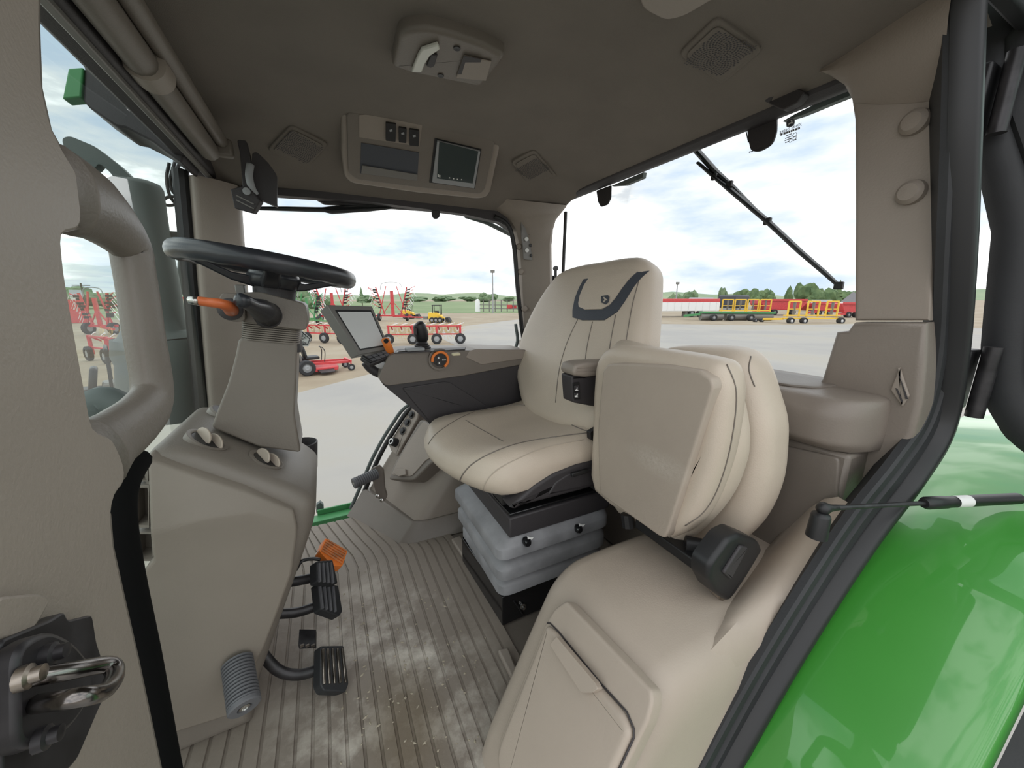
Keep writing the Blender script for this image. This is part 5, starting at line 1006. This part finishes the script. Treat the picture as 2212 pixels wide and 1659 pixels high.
b = B(); b.prism(fillet([PY(x, y, 2.3) for x, y in [(384, 540), (420, 545), (432, 640), (400, 645), (380, 620)]], .01), (0, .04, 0)); o = b.obj('far_mirror', 'hood_grey', bevel=.006); props(o, 'grey mirror housing outside between windshield and far post', 'mirror')

# ================================================================== THE YARD OUTSIDE
GZ = -1.35
def G(x, y): return PZ(x, y, GZ)
def mat_ground(name, c1, c2, c3, scale, rough=.9):
    m = bpy.data.materials.new(name); m.use_nodes = True; n = m.node_tree.nodes; l = m.node_tree.links; p = n['Principled BSDF']
    t = n.new('ShaderNodeTexCoord'); a = n.new('ShaderNodeTexNoise'); a.inputs['Scale'].default_value = scale; a.inputs['Detail'].default_value = 9; a.inputs['Roughness'].default_value = .6
    r = n.new('ShaderNodeValToRGB'); r.color_ramp.elements[0].position = .38; r.color_ramp.elements[1].position = .62; r.color_ramp.elements[0].color = (*c1, 1); r.color_ramp.elements[1].color = (*c3, 1)
    e = r.color_ramp.elements.new(.5); e.color = (*c2, 1)
    l.new(t.outputs['Object'], a.inputs['Vector']); l.new(a.outputs['Fac'], r.inputs['Fac']); l.new(r.outputs['Color'], p.inputs['Base Color']); p.inputs['Roughness'].default_value = rough
    M[name] = m
mat_ground('gravel', (.25, .20, .138), (.285, .235, .165), (.315, .27, .20), .35)
mat_ground('asphalt', (.34, .318, .275), (.335, .322, .298), (.30, .293, .28), .16, .8)
M['asphalt'].node_tree.nodes['Principled BSDF'].inputs['Specular IOR Level'].default_value = .2
mat_ground('field', (.12, .18, .07), (.15, .21, .09), (.19, .24, .12), .03)
mat('leaf_hazed', (.10, .16, .085), .9, col2=(.16, .22, .12), vscale=.6)  # lighter leaf tone, distance haze is put into the colour
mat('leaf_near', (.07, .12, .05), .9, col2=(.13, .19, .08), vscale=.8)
mat('bark', (.10, .08, .06), .9)
mat('hill_green', (.17, .24, .14), .95, col2=(.24, .29, .17), vscale=.01)
mat('roof_far', (.25, .25, .27), .7)
b = B(); R_ = 1400; b.add([V((-R_, -R_, GZ)), V((R_, -R_, GZ)), V((R_, R_, GZ)), V((-R_, R_, GZ))], [(0, 1, 2, 3)]); gr = struct(b.obj('ground', 'gravel', smooth=0)); gr['label'] = 'pale gravel machinery yard'
b = B(); b.add([p + V((0, 0, .006)) for p in [V((-14, -12, GZ)), V((60, -14, GZ)), G(1850, 700), G(1640, 703), G(1430, 700), G(1300, 690), G(1120, 690), G(1000, 705), G(930, 720), V((6, 16, GZ)), G(1000, 770), G(800, 808), G(640, 850), V((-9, 7, GZ))]], [tuple(range(14))]); ap = struct(b.obj('pavement', 'asphalt', smooth=0)); ap['label'] = 'pale grey asphalt apron beside the tractor'
b = B(); b.add([p + V((0, 0, .01)) for p in [G(560, 676), G(760, 678), G(930, 677), G(1130, 676), G(1130, 651), G(560, 651)]], [(0, 1, 2, 3, 4, 5)]); fi = struct(b.obj('field', 'field', smooth=0)); fi['label'] = 'green field beyond the yard'
b = B(); b.add([p + V((0, 0, .01)) for p in [G(100, 690), G(250, 690), G(460, 690), G(460, 655), G(100, 655)]], [(0, 1, 2, 3, 4)]); fi = struct(b.obj('field', 'field', smooth=0)); fi['label'] = 'grass beyond the yard seen through the windshield'
b = B(); pts = []
for k in range(60):
    a = math.radians(-55 + 150 * k / 59); d = 900; h = 6 + 5 * math.sin(k * .5) + 4 * math.sin(k * 1.7 + 1) ; pts.append((V((d * math.sin(a), d * math.cos(a), GZ)), V((1.25 * d * math.sin(a), 1.25 * d * math.cos(a), GZ + 9 + h * .8))))
b.add([p for q in pts for p in q] + [V((q[1].x * 1.1, q[1].y * 1.1, GZ)) for q in pts], [(2 * i, 2 * i + 2, 2 * i + 3, 2 * i + 1) for i in range(59)] + [(2 * i + 1, 2 * i + 3, 121 + i, 120 + i) for i in range(59)]); hl = struct(b.obj('hills', 'hill_green', smooth=180)); hl['label'] = 'low green hills on the horizon'

def blob(bb, c, rx, rz, seed, sub=2):
    rnd = random.Random(seed); tmp = bmesh.new(); bmesh.ops.create_icosphere(tmp, subdivisions=sub, radius=1)
    off = [len(bb.bm.verts)]; tmp.verts.ensure_lookup_table()
    vs = [V((v.co.x * rx, v.co.y * rx, v.co.z * rz)) * (1 + rnd.uniform(-.28, .22)) + V(c) for v in tmp.verts]; fs = [tuple(v.index for v in f.verts) for f in tmp.faces]; tmp.free(); bb.add(vs, fs)
def tree(label, base, h, w, kind='broad', m='leaf_hazed', seed=0, group='trees at the edge of the yard'):
    t = thing('tree', label, 'tree', group=group); b = B(); b.lathe([(w * .06, 0), (w * .035, h * .5), (0, h * .55)], base, (0, 0, 1), 7); b.obj('trunk', 'bark', t)
    b = B(); rnd = random.Random(seed)
    if kind == 'spruce':
        for k in range(6):
            z = h * (.15 + .8 * k / 6); r = w * .5 * (1 - k / 6.3); ring = 9
            vs = [base + V((r * (1 + .25 * (j % 2)) * math.cos(2 * math.pi * j / ring), r * (1 + .25 * (j % 2)) * math.sin(2 * math.pi * j / ring), z + rnd.uniform(-.03, .03) * h)) for j in range(ring)] + [base + V((0, 0, min(h, z + h * .28)))]
            b.add(vs, [(j, (j + 1) % ring, ring) for j in range(ring)] + [tuple(range(ring - 1, -1, -1))])
    else:
        for k in range(7): blob(b, base + V((rnd.uniform(-.3, .3) * w, rnd.uniform(-.3, .3) * w, h * rnd.uniform(.22, .70))), w * rnd.uniform(.26, .36), h * rnd.uniform(.26, .36), seed * 10 + k)
    b.obj('crown', m, t, smooth=0 if kind != 'x' else 180); return t
def far(x, y, d):
    """ground point in the direction of pixel x, d metres away"""
    r = ray(x, y); r.z = 0; r.normalize(); p = CAM + r * d; p.z = GZ; return p
def pxh(px, d, x): r = ray(x, 645); return px * d / FPX * (V((r.x, r.y, 0)).length / r.length) / max(.3, (_F.x * r.x + _F.y * r.y + _F.z * r.z) / r.length)
tr = [(1458, 638, 'small pale round tree behind the white trailer, left one'), (1490, 634, 'small spiky pale tree behind the white trailer, right one'), (1556, 630, 'thin pale tree between trailer and green roller'), (1600, 634, 'broad tree at left of the rear tree row'), (1628, 633, 'broad tree second in the rear tree row'), (1655, 634, 'broad tree in the middle of the rear tree row'), (1702, 632, 'narrow tall tree in the rear tree row'), (1735, 632, 'round tree behind the red grain carts'), (1752, 630, 'tallest round tree behind the red grain carts'), (1778, 637, 'low tree right of the red grain carts'), (1806, 629, 'pointed tree nearest the rear post'), (1830, 640, 'low bush nearest the rear post')]
for i, (x, yt, lab) in enumerate(tr):
    d = 105 + (i % 4) * 6; hh = pxh(664 - yt, d, x); tree(lab, far(x, 660, d), hh, pxh(22 if i not in (6, 10, 2) else 12, d, x), 'spruce' if i in (10,) else 'broad', 'leaf_near' if i > 2 else 'leaf_hazed', i + 3)
tl = [(1055, 637, 30, 300, 'broad', 'round tree on the horizon beside the light pole'), (905, 646, 40, 330, 'broad', 'low grove at left of the far field'), (790, 641, 34, 260, 'broad', 'low trees beside the monitor'), (783, 630, 13, 150, 'spruce', 'pointed spruce right of the steering wheel'), (690, 640, 30, 120, 'broad', 'leafy tree behind the steering wheel'), (655, 632, 40, 110, 'broad', 'large leafy tree between column and monitor'), (168, 640, 30, 140, 'broad', 'tree seen through the grab handle, left one'), (238, 645, 34, 150, 'broad', 'tree seen through the grab handle, right one'), (1100, 645, 26, 340, 'broad', 'small trees left of the far rear post'), (960, 645, 40, 340, 'broad', 'low shelterbelt in the middle of the far field'), (1010, 646, 36, 340, 'broad', 'low shelterbelt right of the wheel loader'), (1420, 640, 20, 130, 'broad', 'tree beside the driver seat headrest')]
for i, (x, yt, w, d, kind, lab) in enumerate(tl): tree(lab, far(x, 660, d), max(2.2, pxh(651 - yt, d, x) + 2.45 * 1), pxh(w, d, x), kind, 'leaf_hazed' if d > 100 else 'leaf_near', i + 40)

def wheel(t, c, r, w, ax=(0, 1, 0), hubm='grey_far', name='wheel'):
    ax = V(ax).normalized(); b = B(); b.lathe([(r * .55, -w / 2), (r * .88, -w / 2), (r, -w * .36), (r, w * .36), (r * .88, w / 2), (r * .55, w / 2), (r * .5, w * .2), (r * .5, -w * .2)], c, ax, 18, loop=True); o = b.obj(name, 'tyre', t)
    b = B(); b.lathe([(0, -w * .42), (r * .2, -w * .46), (r * .5, -w * .3), (r * .56, -w * .44), (r * .56, w * .44), (r * .5, w * .3), (r * .2, w * .46), (0, w * .42)], c, ax, 16); b.obj('rim', hubm, o); return o
def local(base, yaw):
    R = rotz(yaw); return lambda x, y, z: V(base) + R @ V((x, y, z)), R
def mower(label, base, yaw, s=1.0):
    t = thing('zero_turn_mower', label, 'mower'); f, R = local(base, yaw); P = lambda x, y, z: f(x * s, y * s, z * s); ax = R @ V((0, 1, 0))
    b = B(); b.prism([P(.0, -.62, .12), P(.95, -.62, .12), P(1.05, -.3, .12), P(1.05, .3, .12), P(.95, .62, .12), P(.0, .62, .12)], (0, 0, .14 * s)); b.obj('mowing_deck', 'red_far', t, bevel=.02 * s)
    b = B(); b.bar(P(-.5, -.32, .42), P(1.55, -.32, .36), .08 * s, .10 * s); b.obj('frame_rail', 'red_far', t, bevel=.01); b = B(); b.bar(P(-.5, .32, .42), P(1.55, .32, .36), .08 * s, .10 * s); b.obj('frame_rail', 'red_far', t, bevel=.01)
    b = B(); b.bar(P(1.5, -.45, .40), P(1.5, .45, .40), .08 * s, .08 * s); b.obj('front_axle', 'red_far', t)
    for y in (-.45, .45):
        b = B(); b.bar(P(1.5, y, .42), P(1.5, y, .2), .05 * s); b.obj('caster_fork', 'red_far', t); wheel(t, P(1.5, y, .14), .14 * s, .12 * s, ax, name='caster_wheel')
    for y in (-.55, .55): wheel(t, P(-.15, y, .30), .30 * s, .26 * s, ax, name='drive_wheel')
    b = B(); b.box(P(-.45, 0, .58), (.45 * s, .5 * s, .38 * s), R); b.obj('engine', 'grey_plastic', t, bevel=.04 * s)
    b = B(); b.box(P(.15, 0, .62), (.50 * s, .52 * s, .12 * s), R); b.obj('seat_cushion', 'black', t, bevel=.04 * s); b = B(); b.box(P(-.12, 0, .86), (.12 * s, .5 * s, .5 * s), R @ Matrix.Rotation(-.2, 3, 'Y')); b.obj('seat_back', 'black', t, bevel=.05 * s)
    for y in (-.28, .28):
        b = B(); b.tube(spline([P(.55, y, .45), P(.60, y, .85), P(.52, y * .6, 1.02), P(.48, y * .2, 1.02)], 4), .018 * s, 6); b.obj('lap_bar', 'black', t)
    b = B(); b.tube(spline([P(-.35, -.45, .5), P(-.4, -.45, 1.35), P(-.4, -.3, 1.5), P(-.4, .3, 1.5), P(-.4, .45, 1.35), P(-.35, .45, .5)], 4), .028 * s, 6); b.obj('roll_bar', 'black', t)
    b = B(); b.prism([P(.2, -.62, .16), P(.8, -.62, .16), P(.75, -.95, .10), P(.25, -.95, .10)], (0, 0, .03)); b.obj('discharge_chute', 'black', t)
    return t
mower('red zero turn mower parked on the gravel right of the steering column', G(668, 806), math.radians(12), .86)
mower('red zero turn mower seen low through the grab handle', G(205, 905), math.radians(200), 1.0)

def rake(label, a, c, n, hub=True):
    """hay rake: beam, raking discs and gauge wheels between two ground points"""
    t = thing('hay_rake', label, 'hay rake'); a, c = V(a), V(c); d = c - a; ln = d.length; d.normalize(); sd = V((-d.y, d.x, 0)); up = V((0, 0, 1))
    for z, nm in ((.55, 'lower_beam'), (1.0, 'upper_beam')):
        b = B(); b.bar(a + up * z, c + up * z, .07, .07); b.obj(nm, 'red_far', t)
    for k in range(4):
        p = a + d * ln * (.02 + .32 * k); b = B(); b.bar(p + up * .25, p + up * 1.05, .10, .10); b.obj('leg', 'red_far', t); wheel(t, p + up * .30 - sd * .12, .30, .16, sd)
    for k in range(n):
        p = a + d * (ln * (.06 + .88 * k / (n - 1))) + up * .78 + sd * .35; ax = (sd + d * .5).normalized(); b = B(); b.lathe([(.12, -.01), (.27, -.012), (.27, .012), (.12, .01)], p, ax, 18, loop=True); dk = b.obj('raking_disc', 'cream', t)
        x = ax.cross(up).normalized(); b = B()
        for j in range(16):
            a_ = 2 * math.pi * j / 16; e = x * math.cos(a_) + up * math.sin(a_); g = x * math.cos(a_ + .35) + up * math.sin(a_ + .35); b.add([p + e * .29, p + e * .31 + g * .005, p + g * .62, p + g * .61 + ax * .006], [(0, 1, 2), (0, 2, 3)])
        tn = b.obj('tines', 'yellow_far', dk, smooth=0); tn['kind'] = 'stuff'
        b = B(); b.bar(p - sd * .05, p - sd * .35 + up * .2, .06, .06); b.obj('disc_arm', 'red_far', t)
        b = B(); b.bar(p - sd * .3 + up * .28, p - sd * .3 + up * .28 + d * .4 + up * .12, .04); b.obj('spring', 'white_far', t)
    return t
rake('long red hay rake with cream discs behind the joystick', G(838, 744), G(998, 742), 8)
rake('red hay rake with cream discs left of the monitor', G(630, 738), G(745, 742), 7)
rake('red hay rake seen through the grab handle', G(202, 778), G(330, 800), 6)
rake('red hay rake between the windshield seal and far post', G(412, 742), G(520, 760), 5)

def tedder(label, base, h, w, m='red_far', seed=1):
    """rotary rake folded up for transport: carriage, mast and two raised wings with tine arms"""
    t = thing('folded_hay_rake', label, 'hay rake'); base = V(base); r = ray(0, 0); rnd = random.Random(seed); sx = V((_R.x, _R.y, 0)); sy = V((-sx.y, sx.x, 0)); up = V((0, 0, 1))
    b = B(); b.bar(base + up * .6 - sx * w * .5, base + up * .6 + sx * w * .5, .16, .18); b.obj('carriage', m, t)
    for s in (-1, 1): wheel(t, base + sx * s * w * .38 + up * .42, .42, .28, sy if False else sx)
    b = B(); b.bar(base + up * .5, base + up * h * .8, w * .10, w * .08); b.obj('mast', m, t)
    for s in (-1, 1): b = B(); b.bar(base + up * .6 + sx * s * w * .3, base + up * h * .55, .07, .07); b.obj('mast_stay', m, t)
    for s in (-1, 1):
        root = base + sx * s * w * .22 + up * .7; tip = base + sx * s * w * .42 + up * h * .9
        b = B(); b.bar(root, tip, .12, .12); b.obj('wing', m, t); b = B(); b.bar(root + sx * s * w * .15, tip - sx * s * w * .28 + up * .1, .08, .08); b.obj('wing_brace', m, t)
        for k in range(7):
            z = .2 + .11 * k; p = root.lerp(tip, z); e = p + sx * s * w * rnd.uniform(.16, .26) + up * h * rnd.uniform(.06, .16) + sy * rnd.uniform(-.3, .3); b = B(); b.tube([p, e], .035, 5); ta = b.obj('tine_arm', m, t)
            b = B(); b.box(p.lerp(e, .3), (.34, .2, .16)); b.obj('guard', 'tyre', ta)
            for j in range(2): b = B(); q = p.lerp(e, .7 + .3 * j); b.tube([q, q + sx * s * .3 - up * .5], .02, 4); b.obj('tine', 'white_far', ta)
    b = B(); b.tube(spline([base + sx * -w * .3 + up * h * .82, base - sx * w * .22 + up * h, base + sx * w * .22 + up * h, base + sx * w * .3 + up * h * .82], 4), .035, 5); b.obj('top_hoop', 'grey_far', t)
    b = B(); b.bar(base + up * .5, base + up * .45 + sx * w * .9 - sy * 1.2, .12, .14); b.obj('drawbar', m, t)
    return t
tedder('tall red folded hay rake right of the monitor', G(850, 693), 4.2, 4.2, seed=2)
tedder('tall red folded hay rake just above the monitor', G(722, 694), 3.9, 3.8, seed=3)
tedder('tall red folded hay rake seen through the grab handle', G(222, 722), 3.2, 2.4, seed=4)
tedder('red folded hay rake between windshield seal and exhaust', G(402, 716), 2.8, 2.0, seed=5)
tedder('green and black folded implement beside the steering column', G(668, 702), 3.2, 2.6, 'green_far', seed=6)

def loader(label, base, s):
    t = thing('compact_loader', label, 'loader'); base = V(base); sx = V((_R.x, _R.y, 0)); sy = V((-sx.y, sx.x, 0)); R = Matrix((sx, sy, V((0, 0, 1)))).transposed(); P = lambda x, y, z: base + R @ V((x * s, y * s, z * s))
    b = B(); b.prism([P(-.9, -.5, .45), P(.7, -.5, .45), P(.7, -.5, .8), P(.1, -.5, 1.15), P(-.9, -.5, 1.15)], R @ V((0, s, 0))); b.obj('body', 'yellow_far', t, bevel=.05 * s)
    for x in (-.45, .0, .45, .75):
        for y in (-.6, .6): 
            if x > .6: continue
            wheel(t, P(x, y, .32), .32 * s, .25 * s, sy)
    for x, y in ((-.35, -.45), (.5, -.45), (-.35, .45), (.5, .45)):
        b = B(); b.bar(P(x, y, .9), P(x, y, 1.95), .07 * s); b.obj('cab_post', 'tyre', t)
    b = B(); b.box(P(.07, 0, 1.98), (1.0 * s, 1.0 * s, .07 * s), R); b.obj('cab_roof', 'tyre', t)
    b = B(); b.box(P(.05, 0, 1.15), (.4 * s, .4 * s, .4 * s), R); b.obj('seat', 'black', t)
    b = B(); b.bar(P(.3, -.6, .9), P(1.15, -.6, .5), .1 * s); b.obj('lift_arm', 'yellow_far', t)
    b = B(); b.prism([P(1.1, -.7, .1), P(1.7, -.7, .1), P(1.35, -.7, .65), P(1.1, -.7, .6)], R @ V((0, 1.4 * s, 0))); b.obj('bucket', 'tyre', t)
    b = B(); b.box(P(-1.25, 0, .55), (.5 * s, .6 * s, .35 * s), R); b.obj('rear_tool', 'grey_plastic', t)
    return t
loader('small yellow loader with open cab in the middle of the yard', G(944, 697), .92)
loader('yellow loader half hidden behind the tall folded hay rake', G(884, 688), .9)
# light poles
for x, yb, yt, lab in [(1065, 676, 590, 'tall light pole beside the far rear post'), (1458, 672, 614, 'light pole behind the white trailer')]:
    t = thing('light_pole', lab, 'light pole'); p = G(x, yb); d = (p - CAM).dot(_F); h = (yb - yt) * d / FPX; b = B(); b.lathe([(.14, 0), (.09, h), (0, h)], p, (0, 0, 1), 8); b.obj('pole', 'grey_far', t); b = B(); b.box(p + V((0, 0, h)), (.7, .3, .45)); b.obj('lamp_head', 'grey_plastic', t)
# pipe gate by the field
g0, g1 = G(1032, 673), G(1122, 674); t = thing('pipe_gate', 'long grey pipe gate with white tank at the field edge', 'gate')
for z in (.6, 1.3, 2.2): b = B(); b.bar(g0 + V((0, 0, z)), g1 + V((0, 0, z)), .14); b.obj('rail', 'grey_plastic', t)
for k in range(8): p = g0.lerp(g1, k / 7); b = B(); b.bar(p, p + V((0, 0, 2.3)), .14); b.obj('post', 'grey_plastic', t)
b = B(); b.lathe([(0, 0), (.5, 0), (.5, 1.6), (.35, 2.3), (0, 2.4)], g0, (0, 0, 1), 10); b.obj('tank', 'white_far', t)
b = B(); p = g0.lerp(g1, .82); b.box(p + V((0, 0, 1.0)), (2.0, .2, .7)); b.obj('red_sign', 'red_far', t)

# ---- machines in the rear window
def row(x0, y0, x1, y1): return G(x0, y0), G(x1, y1)
a, c = row(1400, 686, 1552, 684); t = thing('grain_trailer', 'long white grain trailer with red tarp behind the driver seat', 'trailer'); d = c - a; up = V((0, 0, 1)); sd = V((-d.y, d.x, 0)).normalized()
H_ = lambda px, q: px * (q - CAM).dot(_F) / FPX
h1 = H_(32, a); h0 = H_(13, a)
b = B(); b.prism([a + up * h0, c + up * h0, c + up * h1, a + up * h1], sd * 2.5); b.obj('body', 'white_far', t, bevel=.03)
b = B(); b.prism([a + up * h1, c + up * h1, c + up * (h1 + H_(7.5, a)), a + up * (h1 + H_(7.5, a))], sd * 2.5); b.obj('tarp', 'red_far', t, bevel=.06)
for k in range(10): p = a.lerp(c, (k + .5) / 10) - sd * .03; b = B(); b.bar(p + up * h0, p + up * h1, .06, .05); b.obj('side_rib', 'white_far', t)
for k in range(2): wheel(t, a.lerp(c, .62 + .12 * k) + up * .5 + sd * .3, .5, .4, sd)
b = B(); b.box(a.lerp(c, .55) + up * h0 * .6 + sd * .6, (.6, .6, h0)); b.obj('landing_gear', 'grey_plastic', t)
# green land roller
a, c = row(1512, 692, 1668, 692); t = thing('land_roller', 'green framed land roller with grey drums behind the instructor seat', 'land roller'); d = c - a; sd = V((-d.y, d.x, 0)).normalized()
for k in range(3):
    p0, p1 = a.lerp(c, .0 + .34 * k), a.lerp(c, .30 + .34 * k); r_ = H_(8, a); b = B(); b.tube([p0 + up * r_, p1 + up * r_], r_, 18); b.obj('drum', 'grey_plastic', t, smooth=60)
b = B(); b.bar(a + up * H_(17, a), c + up * H_(16, a), .8, H_(4, a)); b.obj('frame', 'green_far', t)
b = B(); b.bar(a + up * H_(13, a), G(1476, 691) + up * H_(9, a), .3, .25); b.obj('tongue', 'green_far', t)
for k in (.12, .36, .62): wheel(t, a.lerp(c, k) - sd * 1.0 + up * H_(7, a), H_(7, a), .5, sd)
# yellow frames
def yframe(label, a, c, hh, ng, gate_w):
    t = thing('yellow_harrow_frame', label, 'harrow', group='yellow harrow frames'); d = c - a; sd = V((-d.y, d.x, 0)).normalized()
    for z in (.22, .36): b = B(); b.bar(a + up * hh * z, c + up * hh * z, .14, .14); b.obj('rail', 'yellow_far', t)
    for k in range(ng):
        p0 = a.lerp(c, (k + .2) / ng); p1 = a.lerp(c, (k + .2 + gate_w) / ng)
        for p in (p0, p1): b = B(); b.bar(p + up * hh * .3, p + up * hh, .13, .13); b.obj('upright', 'yellow_far', t)
        b = B(); b.bar(p0 + up * hh, p1 + up * hh, .13, .13); b.obj('top_bar', 'yellow_far', t); b = B(); b.bar(p0 + up * hh * .65, p1 + up * hh * .65, .08, .08); b.obj('cross_bar', 'yellow_far', t)
        b = B(); b.bar(p0.lerp(p1, .5) + up * hh * .4, p0.lerp(p1, .5) + up * hh * .95, .22, .12); b.obj('folded_tines', 'grey_plastic', t)
    return t, sd
a, c = row(1690, 698, 1812, 698); t, sd = yframe('yellow harrow frame on white rimmed wheels in front of the red carts', a, c, H_(46, a), 3, .6)
for k, s in ((.10, 0), (.33, 0), (.98, 0)): wheel(t, a.lerp(c, k) - sd * .3 + up * H_(5.5, a), H_(6.5, a), .5, sd, 'white_far')
b = B(); b.bar(a + up * H_(9, a), G(1648, 696) + up * H_(7, a), .25, .2); b.obj('tongue', 'yellow_far', t)
for k in (.0, .12): wheel(t, a.lerp(c, -.15 - k) + sd * 2 + up * H_(4, a), H_(4.5, a), .4, sd)
a, c = row(1552, 684, 1660, 684); yframe('yellow harrow frame standing behind the green land roller', a, c, H_(36, a), 4, .85)
b = B(); p = G(1580, 682); b.box(p + up * H_(30, p), (3, 3, H_(26, p))); o = b.obj('machine_hopper', 'fabric_dark', bevel=.2); props(o, 'dark blue machine hopper behind the land roller', 'hopper')
for x0, x1, yb, hh, lab in [(1642, 1738, 681, 32, 'large red grain cart behind the yellow harrow, left one'), (1752, 1802, 681, 26, 'red grain cart behind the yellow harrow, right one'), (1816, 1862, 686, 30, 'red grain cart at the edge of the rear post')]:
    a, c = row(x0, yb, x1, yb); d = c - a; sd = V((-d.y, d.x, 0)).normalized(); t = thing('grain_cart', lab, 'grain cart', group='red grain carts')
    h_ = H_(hh, a); w_ = d.length; b = B(); b.prism([a.lerp(c, .12) + up * h_ * .35, a.lerp(c, .88) + up * h_ * .35, c + up * h_ * .75, c + up * h_, a + up * h_, a + up * h_ * .75], sd * 3); b.obj('hopper', 'red_far', t, bevel=.08)
    b = B(); b.bar(a + up * h_ - sd * .05, c + up * h_ - sd * .05, .25, .3); b.obj('rim_rail', 'red_far', t)
    for k in (.3, .7): wheel(t, a.lerp(c, k) + up * h_ * .2, h_ * .2, .6, sd)
    b = B(); b.bar(a.lerp(c, .2) + up * h_ * .3, a - d * .18 + up * h_ * .2, .3, .3); b.obj('hitch', 'red_far', t)
# sheds at the tree line
for x0, x1, yb, yw, yr, lab in [(1486, 1540, 662, 648, 641, 'long grey roofed house behind the white trailer'), (1560, 1612, 664, 652, 644, 'grey roofed house behind the dark hopper'), (1750, 1796, 664, 655, 649, 'dark flat shed behind the red grain carts'), (1812, 1862, 668, 656, 644, 'white gabled shed nearest the rear post'), (158, 190, 668, 652, 646, 'white shed seen through the grab handle')]:
    a, c = far(x0, yb, 92), far(x1, yb, 92); t = thing('shed', lab, 'building'); d = c - a; sd = V((-d.y, d.x, 0)).normalized(); hw = pxh(yb - yw, 92, (x0 + x1) / 2); hr = pxh(yb - yr, 92, (x0 + x1) / 2); m = 'white_far' if 'white' in lab else 'grey_far'
    b = B(); b.prism([a, c, c + up * hw, a + up * hw], sd * 8); b.obj('walls', m, t)
    b = B(); b.prism([a + up * hw - sd * .3, a + up * hr + sd * 4, a + up * hw + sd * 8.3], d) if 'gable' not in lab else b.prism([a + up * hw, c + up * hw, a.lerp(c, .5) + up * hr], sd * 8); b.obj('roof', 'roof_far', t)
    b = B(); p = a.lerp(c, .5) - sd * .05; b.box(p + up * hw * .4, (d.length * .25, .2, hw * .6), Matrix((d.normalized(), sd, up)).transposed()); b.obj('door', 'grey_plastic', t)
t = thing('power_pole', 'wooden power pole with crossarm seen through the grab handle', 'power pole'); p = far(186, 660, 80); b = B(); b.lathe([(.15, 0), (.1, 4.6), (0, 4.6)], p, (0, 0, 1), 8); b.obj('pole', 'bark', t)
for z in (4.3, 3.8): b = B(); b.bar(p + up * z - V((.9, 0, 0)), p + up * z + V((.9, 0, 0)), .12); b.obj('crossarm', 'bark', t)
b = B(); p = far(160, 662, 60); b.box(p + up * 1.2, (1.4, .2, 2.4)); o = b.obj('yard_sign', 'red_far', bevel=.05); props(o, 'red yard sign seen through the grab handle', 'sign')
